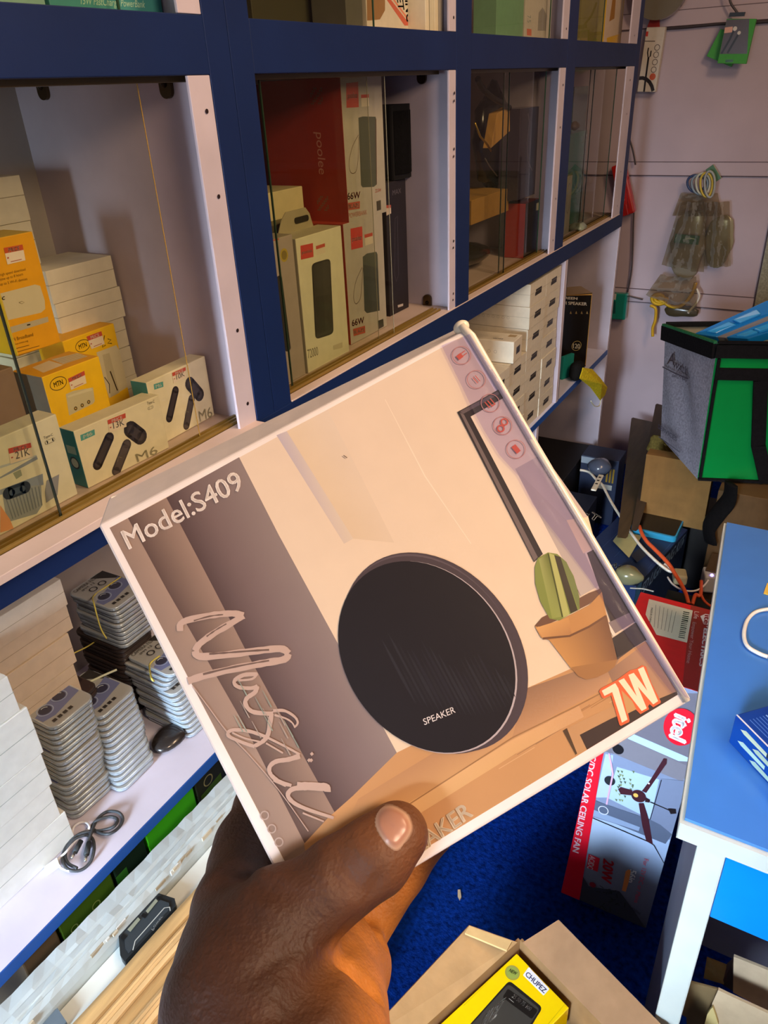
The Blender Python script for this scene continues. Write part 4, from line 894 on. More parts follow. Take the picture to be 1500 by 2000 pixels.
# white cartons at the left of the lower shelf
XW = -0.716
rk = [(147, 1635), (120, 1592), (103, 1530), (86, 1468), (42, 1388), (20, 1318)]
zr = [onx(XW, p) for p in rk]; nm = ['lowest', 'second from the bottom', 'middle', 'second from the top', 'topmost']
for k in range(5):
    z0 = SZ if k == 0 else SZ + (zr[k][2] - SZ); z0 = max(z0, SZ); z1 = zr[k + 1][2] - .0006; y1 = zr[k][1]
    g = G(); w = .26
    g.box((0, 0, 0), (w, .085, z1 - z0), '#e4e7e2', 'card'); g.box((-.0003, -.0003, (z1 - z0) * .52), (w + .0003, .0853, (z1 - z0) * .545), '#a9b2ac', 'card')
    M = frame((XW - random.uniform(0, .004), y1 - w, z0), (0, 1, 0)) @ Matrix.Translation((w, 0, 0)) @ Matrix.Rotation(random.uniform(-.012, .012), 4, 'Z') @ Matrix.Translation((-w, 0, 0))
    g.build('white_carton', M=M, bev=.003, label='long white carton at the left of the lower shelf, %s of five' % nm[k], cat='box', group='long white cartons beside the film packs')
rk = [(157, 1335), (152, 1292), (147, 1228), (133, 1180), (118, 1130)]
zr = [onx(-.80, p) for p in rk]
for k in range(9):
    if k < 5: z0 = SZ + k * (zr[0][2] - SZ) / 5; z1 = SZ + (k + 1) * (zr[0][2] - SZ) / 5 - .0006; y1 = zr[0][1]
    else: z0 = zr[k - 5][2]; z1 = zr[k - 4][2] - .0006; y1 = zr[k - 5][1]
    g = G(); w = .26; g.box((0, 0, 0), (w, .09, z1 - z0), '#d9c9b2', 'card'); g.box((-.0003, -.0003, (z1 - z0) * .5), (w + .0003, .0903, (z1 - z0) * .52), '#a8957c', 'card')
    M = frame((-.80 - random.uniform(0, .004), y1 - w, z0), (0, 1, 0))
    o = g.build('white_carton', M=M, bev=.002, label='long cream carton in the back stack of the lower shelf, %s' % (['lowest', 'second from the bottom', 'third from the bottom', 'fourth from the bottom', 'fifth from the bottom', 'sixth from the bottom', 'third from the top', 'second from the top', 'topmost'][k]), cat='box', group='cream cartons in the back stack')
# audio cable and white usb cable
zc = SZ + .003
c3_ = lambda L: [onz(zc + (.004 * (i % 3 == 1)), (x / 3.3333, 1550 + y / 3.3333)) for i, (x, y) in enumerate(L)]
t = empty('audio_cable', onz(SZ, (170, 1645)), 'coiled dark audio cable with two metal jack plugs on the lower shelf', 'cable')
TI = t.matrix_world.inverted()
g = G(); g.tube([TI @ p for p in smooth_pts(c3_([(560, 370), (600, 240), (640, 160), (700, 118), (770, 122), (800, 165), (775, 220), (710, 262), (640, 252), (600, 215), (640, 170), (720, 150), (765, 170), (740, 215), (660, 240), (600, 245), (520, 262), (440, 330), (408, 420), (440, 490), (520, 500), (585, 450), (612, 370), (605, 300), (560, 270), (480, 300), (428, 380), (440, 450), (500, 485)]))], .0021, '#3d4145', 'rubber'); g.build('cord', parent=t)
for L in ([(530, 320), (470, 430)], [(582, 330), (558, 450)]):
    A_, B_ = [TI @ p + Vector((0, 0, .003)) for p in c3_(L)]
    g = G(); g.tube([A_, A_.lerp(B_, .65)], [.0035, .0038], '#2c3236', 'rubber'); g.tube([A_.lerp(B_, .65), B_], .0018, '#b8b8b0', 'metal'); g.tube([A_.lerp(B_, .8), A_.lerp(B_, .84)], .0019, '#333333', 'plastic'); g.build('jack_plug', parent=t)
g = G(); g.tube(smooth_pts([((p[0] - .1), p[1], p[2]) if False else p for p in c3_([(470, 270), (480, 220), (520, 190), (565, 190), (582, 215), (565, 245), (500, 300), (430, 380), (380, 430), (395, 480), (450, 505)])]), .0016, '#e6e6ea', 'rubber')
o = g.build('usb_cable', label='thin white cable looped under the dark audio cable, with a flat plug', cat='cable')
P = c3_([(300, 500), (385, 440)]); g = G(); M = frame(P[0] - Vector((0, 0, .003)), P[1] - P[0]); g.box((0, -.006, 0), ((P[1] - P[0]).length, .006, .0045), '#d9d7d0', 'plastic'); q = g.build('plug', parent=o, M=M)
# goods on the level below the shelf
LB = 0.2183
for lab, u0, u1, c, cm in (('bright green carton on the lowest level under the shelf edge', (286, 1640), (381, 1545), '#39a01a', 'gloss'), ('black carton with olive pattern on the lowest level, beside the bright green one', (382, 1542), (440, 1480), '#23261c', 'gloss'),
                           ('black carton with a green band, left of the bright green one', (222, 1705), (284, 1642), '#16261c', 'gloss'), ('olive green carton with faint lettering on the lowest level', (116, 1815), (220, 1707), '#3e5c18', 'gloss'), ('brown-grey carton at the left of the lowest level', (45, 1888), (114, 1818), '#5a4a34', 'card')):
    P, Q = onx(-.662, u0), onx(-.662, u1); hh = SH - .019 - .012 - LB; w = Q[1] - P[1] - .002
    g = G(); g.box((0, 0, 0), (w, .16, hh), c, cm); M = frame((-.662, P[1], LB), (0, 1, 0)); o = g.build('product_box', M=M, bev=.002, label=lab, cat='box')
    a = face_art(M, w, .16, hh)
    if 'olive g' in lab: a.circle((w * .62, hh - .03), .006, '#8a9a4a', False, w=.0015); a.circle((w * .2, hh - .03), .005, '#8a9a4a', False, w=.0015)
    elif 'pattern' in lab: a.circle((w * .4, hh - .02), .009, '#77704a', False, w=.002); a.fill([(w * .1, hh - .05), (w * .8, hh - .045), (w * .8, hh - .03), (w * .1, hh - .035)], '#3f5a14', False)
    elif 'band' in lab: a.fill([(0, hh - .02), (w * .35, hh - .02), (w * .35, 0), (0, 0)], '#2e6a22', False)
    else: continue
    a.build('front_print', parent=o)
# --- white cartons with black slots, lower third compartment
YC = [1.60, 1.722, 1.844, 1.966]; RH = .0577
proto = None
def slot_box(M, label):
    global proto
    if proto is None:
        g = G(); g.box((0, 0, 0), (.119, .2, RH - .0008), '#d9cdb4', 'card'); g.box((-.0003, -.0003, .030), (.1193, .2003, .0308), '#a3977e', 'card')
        o = g.build('white_carton', M=M, bev=.0016); a = face_art(M, .119, .2, RH)
        a.fill([(.036, .020), (.084, .020), (.086, .036), (.040, .036), (.042, .031), (.037, .027)], '#191513', False); o2 = a.build('slot_label', parent=o)
        a = face_art(M, .119, .2, RH, 'left')
        for k in range(9): a.circle((.03 + k * .014, .026), .0032, '#a79c86', False, w=.0007)
        a.build('side_print', parent=o); proto = o
    else: o = copy_tree(proto); o.matrix_world = M
    return tag(o, label, 'box', 'white slotted cartons in the lower third compartment')
cn = ['fourth column from the divider', 'third column from the divider', 'second column from the divider', 'column against the divider']
rn = ['bottom row', 'second row up', 'third row up', 'fourth row up', 'fifth row up', 'sixth row up', 'top row']
for c, (y, n) in enumerate(zip(YC, (4, 4, 7, 7))):
    for k in range(n):
        M = frame((-.657 - random.uniform(0, .006), y + random.uniform(-.0006, .0006), SZ + k * RH), (0, 1, 0)) @ Matrix.Translation((.06, 0, 0)) @ Matrix.Rotation(random.uniform(-.008, .008), 4, 'Z') @ Matrix.Translation((-.06, 0, 0))
        slot_box(M, 'white carton with a black slot, %s, %s' % (cn[c], rn[k]))
M = frame((-.655, 1.735, SZ + 4 * RH + .0004), (-.06, 1, 0)) ; g = G(); g.box((0, 0, 0), (.068, .19, .056), '#e2d6bd', 'card')
o = g.build('white_carton', M=M, bev=.0015, label='loose white carton lying askew on the shorter slotted columns', cat='box')
a = face_art(M, .068, .19, .056, 'top'); a.fill([(.04, .01), (.06, .01), (.06, .03), (.04, .03)], '#a5813c', False)
for k in range(5): a.stroke([(.012 + .006 * k, .05), (.012 + .006 * k, .12)], .0009, '#8a7f6c', False)
a.text('ESOD', (.02, .035), (.02, .06), (.012, .035), '#5b5a6c', False, bold=.02); a.build('top_label', parent=o)
a = face_art(M, .068, .19, .056, 'left')
for k in range(7): a.circle((.04 + k * .017, .027), .0038, '#a79c86', False, w=.0008)
a.build('side_print', parent=o)
a = face_art(M, .068, .19, .056); a.fill([(.02, .018), (.05, .018), (.052, .036), (.022, .036)], '#191513', False); a.build('slot_label', parent=o)
# --- last lower compartment
R_ = onz(SZ, (1144, 716)); W = Vector((math.cos(math.radians(38)), math.sin(math.radians(38)), 0)); w = .2; d = .10
T_ = R_ + Vector((0, 0, .01)); h = .279
for it in range(200):                                # height from the picture: march up the corner edge
    q = RC.transposed() @ (R_ + Vector((0, 0, .002 * it)) - EYE)
    if 1000 + FPX * q[1] / q[2] < 572: h = .002 * it; break
M = frame(R_ - W * w, W)
e5 = lambda L: zoomed(L, 850, 450, 3.75)
g = G(); g.box((0, 0, 0), (w, d, h), ['#1d1713', '#9a7f55', '#15110f', '#1d1815', '#15110f', '#15110f'], 'gloss'); o = g.build('loudspeaker_box', M=M, bev=.001, label='black carton with a gold frame line and white lettering in the last lower compartment', cat='box')
a = face_art(M, w, d, h)
a.fill(e5([(900, 455), (1172, 462), (1115, 990), (1098, 985), (1145, 475), (900, 468)]), '#a77c3c')
a.text('SCREEN', *e5([(905, 500), (1040, 508), (905, 482)]), '#e0d8c8', bold=.04); a.text('BLUETOOTH SPEAKER', *e5([(760, 532), (1110, 550), (760, 510)]), '#e0d8c8', bold=.04)
for k in range(4): a.fill(e5([(985 + k * 40, 610), (1000 + k * 40, 612), (993 + k * 40, 590)]), '#8a744a')
a.circle(e5([(1035, 845)])[0], .016, '#b09a5a', w=.0015); a.text('120', *e5([(1010, 862), (1060, 865), (1010, 828)]), '#d8d0b8', bold=.03)
a.build('front_print', parent=o)
lump('plastic_pouch', 'crumpled clear pouch in front of the black speaker carton', 'pouch', onz(SZ + .04, (1112, 690)), .036, (.6, .9, .9), '#6f6552', 'gloss', seed=12, wob=.35)
lump('pouch', 'small black drawstring pouch at the compartment edge', 'pouch', onz(SZ + .03, (1127, 724)), .032, (.8, 1.0, .95), '#181614', 'fabric', seed=13, wob=.2)
M = frame(onz(SZ, (1098, 742)), (.35, 1, 0)); g = G(); g.box((0, 0, 0), (.055, .012, .075), '#16877b', 'card'); o = g.build('card_pack', M=M, bev=.001, label='small teal card pack standing beside the black pouch', cat='card')
g = G(); P = [onx(-.63, p) for p in e5([(1085, 1005), (1150, 1015), (1210, 1080), (1262, 1150), (1245, 1205), (1210, 1245), (1140, 1150), (1060, 1085)])]
c_ = sum(P, Vector()) / 8 + Vector((.022, 0, 0)); V = P + [c_] + [p + Vector((-.002, 0, 0)) for p in P]
g.add(V, [(k, (k + 1) % 8, 8) for k in range(8)] + [tuple(9 + k for k in range(8))[::-1]] + [(k, 9 + k, 9 + (k + 1) % 8, (k + 1) % 8) for k in range(8)], '#e0c629', 'fabric', False)
o = g.build('face_mask', label='yellow face mask hanging over the edge of the lower shelf', cat='mask')
g = G(); g.tube(smooth_pts([onx(-.63, p) for p in e5([(1140, 1250), (1165, 1285), (1200, 1285), (1212, 1245)])]), .0018, '#e9dfb8', 'fabric', 6); g.build('ear_loop', parent=o)
# ------------------------------------------------------------------ things hanging on the back wall
YW = 2.994
w6 = lambda L: zoomed(L, 1150, 0, 4.2857)
w7 = lambda L: zoomed(L, 1150, 300, 4.2857)
def wbox(name, label, cat, y, BL, BR, TL, d, cols, m='card', bev=.001, **k):
    A_, B_, C_ = ony(y, BL), ony(y, BR), ony(y, TL); M = frame(A_, B_ - A_, C_ - A_); w = (B_ - A_).length; h = (C_ - A_).length
    g = G(); g.box((0, 0, 0), (w, d, h), cols, m); o = g.build(name, M=M, bev=bev, label=label, cat=cat, **k); return o, M, w, d, h
o, M, w, d, h = wbox('cable_pack', 'white cable pack with red corner hanging beside the cabinet end', 'cable', 2.965, *w6([(405, 768), (555, 770), (440, 232)]), .025, '#cbbfae')
a = face_art(M, w, d, h)
a.fill(w6([(450, 265), (500, 262), (494, 305), (446, 305)]), '#c0392b'); a.stroke(w6([(448, 345), (555, 345)]), .003, '#6b5f58')
for c in w6([(572, 398), (563, 458), (553, 520), (543, 583)]): a.circle(c, .008, '#6a5a52', w=.0022)
a.circle(w6([(534, 642)])[0], .010, '#c25a3c'); a.stroke(w6([(500, 480), (478, 640), (462, 768)]), .006, '#231d1d'); a.stroke(w6([(500, 400), (492, 440), (497, 485), (515, 470), (522, 425)]), .004, '#231d1d')
a.stroke(smooth_pts([(*q, 0) for q in w6([(420, 650), (470, 650), (515, 690), (540, 760)])]) if False else w6([(420, 655), (450, 652), (480, 662), (508, 686), (528, 722), (538, 762)]), .011, '#2b2322')
a.build('front_print', parent=o)
g = G(); P = [ony(2.975, p) for p in w6([(485, 235), (592, 235), (590, 160), (515, 155)])]; g.hexa([P[0], P[1], P[1] + Vector((0, .004, 0)), P[0] + Vector((0, .004, 0)), P[3], P[2], P[2] + Vector((0, .004, 0)), P[3] + Vector((0, .004, 0))], '#a8281c', 'card'); q = g.build('hanger_card', M=M.inverted(), parent=o)
g = G(); c = ony(2.96, (1293, -22)); g.prism(ell(0, 0, .085, .085, 36), 0, .03, '#6f6757', 'gloss', Matrix.Translation(c) @ Matrix.Rotation(math.pi / 2, 4, 'X')); g.build('round_pack', label='round greyish pack hanging at the top edge above the white cable pack', cat='pack', bev=.002)
for lab, y, BL, BR, TL, dd, lower in (('green cable pack hanging on the wall in front of its twin, with a dark window', 2.93, (1075, 530), (1315, 535), (1115, 160), .02, 1), ('green cable pack tilted behind the front one on the same hook', 2.962, (985, 470), (1190, 560), (1085, 235), .018, 0)):
    o, M, w, d, h = wbox('cable_pack', lab, 'cable', y, *w6([BL, BR, TL]), dd, '#3f9a3a', 'card')
    if lower:
        a = face_art(M, w, d, h); a.fill(w6([(1118, 165), (1345, 155), (1325, 450), (1095, 452)]), '#544a4c'); a.fill(w6([(1135, 230), (1205, 222), (1200, 270), (1132, 278)]), '#d8a088')
        a.stroke(w6([(1215, 250), (1180, 330), (1110, 450)]), .006, '#1d1818'); a.stroke(w6([(1255, 280), (1215, 350), (1160, 445)]), .006, '#1d1818'); a.circle(w6([(1224, 240)])[0], .006, '#cfc7b8'); a.circle(w6([(1258, 275)])[0], .005, '#cfc7b8'); a.fill(w6([(1145, 500), (1210, 498), (1205, 520), (1142, 522)]), '#23552a')
        a.build('front_print', parent=o); g = G(); L = [M.inverted() @ ony(2.925, p) for p in w6([(1170, 140), (1180, 105), (1310, 100), (1300, 135)])]; g.hexa([L[0], L[3], L[3] + Vector((0, .01, 0)), L[0] + Vector((0, .01, 0)), L[1], L[2], L[2] + Vector((0, .01, 0)), L[1] + Vector((0, .01, 0))], '#1d1b1a', 'plastic'); g.build('hanger', parent=o)
def cable(name, label, pts, r, col, cat='cable', m='rubber', n=6):
    g = G(); g.tube(smooth_pts(pts), r, col, m, n); return g.build(name, label=label, cat=cat)
cable('wall_cable', 'thin dark cable running level along the top of the back wall', [ony(2.99, p) for p in ((1298, 56), (1340, 53), (1400, 47), (1450, 45), (1500, 42), (1560, 38))], .0045, '#3b3134')
cable('hanging_cord', 'dark cord coming down to the hook of the green packs', [ony(2.96, p) for p in ((1422, -20), (1427, 5), (1438, 22), (1443, 30))], .0035, '#4a4246')
cable('cable', 'thin dark cord above the red emergency lamp', [ony(2.975, p) for p in ((1229, 270), (1236, 295), (1241, 322))], .003, '#3a3032')
cable('cable', 'long thin cord hanging down below the red emergency lamp', [ony(2.985, p) for p in ((1238, 415), (1237, 440), (1236, 480), (1233, 530), (1226, 570))], .0028, '#4a4042')
t_, M, w, d, h = wbox('emergency_lamp', 'red plastic emergency lamp hanging beside the cabinet end', 'lamp', 2.94, *w7([(275, 530), (385, 495), (322, 88)]), .035, '#b3201b', 'gloss', bev=.006)
a = face_art(M, w, d, h); a.fill(w7([(322, 108), (330, 108), (298, 395), (286, 392)]), '#dcb8a8'); a.fill(w7([(358, 258), (375, 255), (372, 285), (360, 298)]), '#e3d6cc'); a.stroke(w7([(398, 140), (372, 470)]), .003, '#d86a5a'); a.stroke(w7([(350, 120), (330, 460)]), .005, '#8a1512'); a.build('front_print', parent=t_)
g = G(); g.box((w * .1, -.004, h * .0), (w * .55, .0, h * .22), '#a01a16', 'gloss'); g.build('switch_cap', parent=t_, bev=.002)
# bundle of cables and clear bags on the green tag
o, M, w, d, h = wbox('tag_card', 'green and white cardboard tag on the hook above the clear bags', 'tag', 2.965, *w7([(1045, 250), (1110, 205), (1005, 120)]), .006, ['#3f6a4c', '#3f6a4c', '#4c7355', '#cbbf8e', '#4c7355', '#4c7355'])
rn_ = random.Random(5)
for k, (c, lb) in enumerate((('#2d3f66', 'dark blue'), ('#7d8b95', 'grey'), ('#b9b6a2', 'pale'), ('#c2a63a', 'yellow'), ('#9a9a94', 'light grey'))):
    cx, cy = 900 + 28 * k, 240 + 6 * (k % 2); L = [(cx + (75 - 8 * k) * math.cos(t), cy + (75 + 10 * k) * math.sin(t) * (1.1 if math.sin(t) > 0 else .8)) for t in [i * .45 - 1 for i in range(17)]]
    cable('coiled_cable', '%s coiled cable in the bundle hanging on the green tag' % lb, [ony(2.95 - .006 * k, p) for p in w7(L)], .004, c)
def bag(label, y, q, seed, amp=.012, col='#c2b79c', name='clear_bag', fill=None):
    o = sheet(name, label, 'bag', y, q, 16, 20, amp, col, 'film', seed, axis=1)
    return o
bag('crumpled transparent bag with a green label hanging on the back wall', 2.925, w7([(770, 400), (975, 400), (965, 990), (610, 930)]), 21)
bag('second transparent bag hanging behind the green-labelled one', 2.955, w7([(960, 400), (1180, 400), (1190, 940), (965, 940)]), 22)
bag('clear film sleeve hanging high beside the bag bundle', 2.97, w7([(770, 330), (1080, 330), (1120, 520), (700, 520)]), 23, .008)
bag('low transparent bag holding a coiled yellow cable', 2.93, w7([(600, 1010), (900, 1030), (910, 1350), (480, 1180)]), 24)
lump('grey_pouch', 'greyish packed goods inside the second transparent bag', 'pouch', ony(2.975, w7([(1080, 730)])[0]), .062, (.75, .12, 1.35), '#8f8567', 'gloss', seed=31, wob=.2)
lump('packed_goods', 'pale goods inside the green-labelled bag', 'pouch', ony(2.972, w7([(820, 760)])[0]), .075, (.75, .1, 1.5), '#8c806c', 'gloss', seed=32, wob=.25)
o, M, w, d, h = wbox('tag_card', 'dark green label card inside the clear bag', 'tag', 2.935, *w7([(710, 745), (915, 765), (715, 670)]), .003, '#1f5f33', 'gloss')
a = face_art(M, w, d, h); a.circle(w7([(750, 712)])[0], .008, '#7fae8c', w=.0015); a.stroke(w7([(805, 715), (845, 708), (890, 716)]), .003, '#b7d0b0'); a.build('front_print', parent=o)
cable('yellow_cable', 'flat coil of bright yellow cable in the low clear bag', [ony(2.945, p) for p in w7([(520 + 0, 1200)] + [(585 + (70 - 3 * k) * math.cos(k * .7), 1215 + (50 - 2 * k) * math.sin(k * .7)) for k in range(20)] + [(690, 1280), (780, 1270), (860, 1180), (895, 1080)])], .0065, '#d2a50f')
cable('yellow_cable', 'loose end of yellow cable dangling below the low bag', [ony(2.945, p) for p in w7([(515, 1270), (560, 1300), (555, 1400), (535, 1460), (535, 1530)])], .006, '#c79a12')
cable('white_cable', 'short white cable end with a plug beside the yellow cable', [ony(2.935, p) for p in w7([(900, 1130), (925, 1190), (900, 1250), (850, 1310), (830, 1335)])], .0045, '#d9cfc0')
lump('dark_goods', 'dark crumpled goods at the bottom of the low clear bag', 'pouch', ony(2.955, w7([(760, 1320)])[0]), .04, (1.8, .3, .5), '#4a412c', 'gloss', seed=33, wob=.3)
o, M, w, d, h = wbox('adapter_pack', 'teal pack hanging low on the wall beside the cabinet end', 'pack', 2.94, *w7([(175, 1385), (300, 1395), (180, 1170)]), .03, ['#0e6b5b', '#128a76', '#12806e', '#12806e', '#12806e', '#12806e'], 'gloss', bev=.004)
a = face_art(M, w, d, h); a.fill(w7([(180, 1165), (232, 1170), (225, 1225), (182, 1215)]), '#b9b3a8'); a.fill(w7([(185, 1240), (225, 1235), (222, 1340), (180, 1340)]), '#0c4b46'); a.build('front_print', parent=o)
cable('cable', 'short dark twig-like cord by the teal pack', [ony(2.98, p) for p in w7([(300, 1180), (360, 1200), (450, 1222)])], .003, '#4a4042')

# ------------------------------------------------------------------ delivery bag and what lies below it
kz = ony(2.125, (1268, 888))[2] + .003
b8 = lambda L: zoomed(L, 1280, 560, 5)
A_ = onz(kz, (1362, 936)); B_ = onz(kz, (1500, 942)); M = frame(A_, B_ - A_); w, d, h = .42, .26, .335
g = G()
P0 = [Vector((0, 0, 0)), Vector((w, 0, 0)), Vector((w, d, 0)), Vector((0, d, 0))]
def hdir(px, y0=0.0):                                # point on the bag front (local y = y0) seen at a pixel
    Mi = M.inverted(); dd = Mi.to_3x3() @ ray(*px); e = Mi @ EYE; t = (y0 - e[1]) / dd[1]; return e + dd * t
tl = hdir((1402, 668)); h = tl[2]; x0 = tl[0]
sideL = [Vector((0, 0, 0)), Vector((x0, 0, h)), Vector((x0 - .06, d, h + .0)), Vector((-.10, d, .05))]
Mi = M.inverted(); 
def onplane(px, p0, n):
    dd = Mi.to_3x3() @ ray(*px); e = Mi @ EYE; t = (p0 - e).dot(n) / dd.dot(n); return e + dd * t
BLb = Vector((-.075, d * .8, .03)); n_s = (Vector((x0, 0, h)) - Vector((0, 0, 0))).cross(BLb).normalized()
TLb = onplane((1300, 634), Vector((0, 0, 0)), n_s)
th = .012
N_ = 10
def wall(g, a0, a1, b0, b1, col, m='gloss', t=Vector((0, 0, 0)), wob=.004, seed=1):
    rnd = random.Random(seed); V = []
    for j in range(N_ + 1):
        for i in range(N_ + 1):
            u, v = i / N_, j / N_; p = a0 * (1 - u) * (1 - v) + a1 * u * (1 - v) + b1 * u * v + b0 * (1 - u) * v
            V.append(p + t * (wob * math.sin(u * 9 + v * 7 + seed) * math.sin(math.pi * u) * math.sin(math.pi * v)))
    g.add(V, [(j * (N_ + 1) + i, j * (N_ + 1) + i + 1, (j + 1) * (N_ + 1) + i + 1, (j + 1) * (N_ + 1) + i) for j in range(N_) for i in range(N_)], col, m, True)
F0, F1, F2, F3 = Vector((0, 0, 0)), Vector((w, 0, 0)), Vector((w, 0, h)), Vector((x0, 0, h))
TRb = Vector((w + .05, d, TLb[2] + .01)); BRb = Vector((w, d, 0))
wall(g, F0, F1, F3, F2, '#0b8038', t=Vector((0, -1, 0)), wob=.004, seed=2)
wall(g, BLb, F0, TLb, F3, '#8a858e', 'fabric', t=Vector((-1, 0, 0)), wob=.010, seed=3)
wall(g, F1, BRb, F2, TRb, '#0f8f3c', t=Vector((1, 0, 0)), seed=4)
wall(g, BRb, BLb, TRb, TLb, '#c9c4b4', 'silver', t=Vector((0, 1, 0)), wob=.008, seed=5)
g.add([F0, F1, BRb, BLb], [(0, 3, 2, 1)], '#0f8f3c', 'gloss')
iL = Vector((.006, .006, 0)); wall(g, F3 + Vector((.004, .004, -.002)), TLb + Vector((.004, -.004, -.002)), BLb + Vector((.02, -.01, .2)), BLb.lerp(F0, .9) + Vector((.02, .006, .2)), '#d9cfa8', 'silver', wob=.0)
o = g.build('delivery_bag', M=M, label='big green insulated delivery bag with black straps and a grey printed side', cat='bag')
g = G()
def strip(p, q, wd, dz, c='#141214', n=Vector((0, -1, 0)), up=Vector((0, 0, 1)), m='fabric'):
    e = (q - p).normalized(); s_ = e.cross(n).normalized() * wd / 2; f = n * .009
    g.hexa([p - s_, q - s_, q - s_ + f, p - s_ + f, p + s_, q + s_, q + s_ + f, p + s_ + f], c, m)
strip(F3 + Vector((-.002, 0, -.022)), F2 + Vector((0, 0, -.022)), .034, 0); strip(F3 + Vector((0, -.001, .001)), F2 + Vector((0, -.001, .001)), .006, 0)
lf = lambda px: hdir(px, -.001)
strip(lf((1404, 700)), lf((1367, 930)), .007, 0); p1 = lf((1401, 729)); p2 = Vector((w, -.001, p1[2])); strip(p1, p2, .030, 0)
strip(lf((1485, 742)), lf((1480, 870)), .034, 0); strip(lf((1480, 868)), lf((1496, 940)), .034, 0); strip(Vector((0, -.002, .004)), Vector((w, -.002, .004)), .006, 0)
nL = -n_s if n_s[0] > 0 else n_s; upL = (TLb - BLb).normalized()
strip(F3 + Vector((0, 0, -.022)) + nL * .002, TLb + Vector((0, 0, -.022)) + nL * .002, .040, 0, n=nL); strip(F3 + nL * .002 + Vector((0, 0, .0)), TLb + nL * .002, .007, 0, c='#2c6a44', n=nL)
strip(TLb + Vector((0, 0, .002)), TRb + Vector((0, 0, .002)), .012, 0, c='#1b1a1a')
g.build('strap', parent=o)
al = Art(M, (0, 0, 0), (F3).normalized() if False else (F0 - BLb).normalized(), (nL.cross(F0 - BLb)).normalized() * (1 if nL.cross(F0 - BLb)[2] > 0 else -1), nL, .004, 'print')
al.lay = 2.6; al.eps = .004
al.text('A', *b8([(145, 750), (215, 760), (170, 640)]), '#3b3440'); al.text('WALL', *b8([(215, 775), (360, 860), (225, 720)]), '#4a4450', bold=.02); al.eps = .0041
al.stroke(b8([(130, 775), (260, 840), (385, 890)]), .004, '#4a4450'); al.text('SAFETY BAG', *b8([(240, 870), (388, 915), (245, 845)]), '#4a4450', bold=.02)
al.text('SERVICES', *b8([(110, 1370), (295, 1500), (115, 1330)]), '#4a4450', bold=.04); al.stroke(b8([(130, 1450), (340, 1600)]), .003, '#4a4450'); al.stroke(b8([(180, 1470), (345, 1640)]), .003, '#4a4450')
al.build('side_print', parent=o)
# blue trays sticking out of the bag
for k, (L, c) in enumerate(((b8([(380, 455), (600, 490), (1180, 250), (1100, 130)]), '#0f6fb8'), (b8([(690, 490), (900, 505), (1250, 400), (1180, 300)]), '#0f6fb8'), (b8([(600, 488), (690, 495), (1250, 275), (1180, 250)]), '#77767c'))):
    y_ = 2.12 - .015 * (k == 1); P = [ony(y_ + (.10 if i in (2, 3) else .0), p) for i, p in enumerate(L)]; up = Vector((.01, .012, -.02))
    g = G(); g.hexa([P[0] + up, P[1] + up, P[2] + up, P[3] + up, P[0], P[1], P[2], P[3]], c, 'gloss')
    if k == 2: g.build('edge_bar', bev=.002, parent=tray0); continue
    o = g.build('plastic_tray', bev=.002, label=['upper blue plastic tray sticking out of the green bag', 'lower blue plastic tray sticking out of the green bag', ''][k], cat='tray')
    tray0 = o if k == 0 else tray0
    if k < 2:
        n0 = (P[1] - P[0]).cross(P[3] - P[0]).normalized(); n0 = n0 if n0.dot(EYE - P[0]) > 0 else -n0
        mx = lambda u, v: P[0] * (1 - u) * (1 - v) + P[1] * u * (1 - v) + P[2] * u * v + P[3] * (1 - u) * v
        for (u0, u1, v0, v1) in ((.3, .75, .08, .40), (.3, .75, .46, .8)):
            Q = [mx(u0, v0), mx(u1, v0), mx(u1, v1), mx(u0, v1)]; g = G(); f = n0 * .004
            g.hexa([Q[0] - f, Q[1] - f, Q[2] - f, Q[3] - f, Q[0] + f, Q[1] + f, Q[2] + f, Q[3] + f], '#2c8fd0', 'gloss'); g.build('rib', parent=o, bev=.002)
# cartons under and around the bag
yk = 2.125
o, M2, w2, d2, h2 = wbox('cardboard_box', 'brown cardboard box under the green delivery bag', 'box', yk, (1246, 1010), (1372, 1036), (1268, 888), .045, '#7d5a30', 'kraft')
kb = kz - .002
for v in o.data.vertices:
    pass
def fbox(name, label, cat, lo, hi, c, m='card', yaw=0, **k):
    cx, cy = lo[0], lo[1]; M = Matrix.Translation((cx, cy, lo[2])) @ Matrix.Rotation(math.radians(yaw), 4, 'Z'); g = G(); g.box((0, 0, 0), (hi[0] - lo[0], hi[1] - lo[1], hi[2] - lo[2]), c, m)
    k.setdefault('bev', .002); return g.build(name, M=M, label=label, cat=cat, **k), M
zbk = ony(yk, (1246, 1010))[2]
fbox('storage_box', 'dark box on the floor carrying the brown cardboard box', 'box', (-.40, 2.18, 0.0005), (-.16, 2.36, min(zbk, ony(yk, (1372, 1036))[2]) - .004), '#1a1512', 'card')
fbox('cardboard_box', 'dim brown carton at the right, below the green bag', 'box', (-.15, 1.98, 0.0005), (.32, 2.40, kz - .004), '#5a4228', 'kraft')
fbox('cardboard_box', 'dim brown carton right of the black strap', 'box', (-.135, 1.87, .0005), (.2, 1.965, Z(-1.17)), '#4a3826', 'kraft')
g = G(); g.tube(smooth_pts([ony(1.955, p) for p in ((1428, 945), (1424, 975), (1405, 1000), (1385, 1030), (1388, 1060))]), .028, '#0f0d0d', 'fabric', 8, flat=.3); g.build('bag_strap', label='wide black strap hanging down below the green bag', cat='strap')
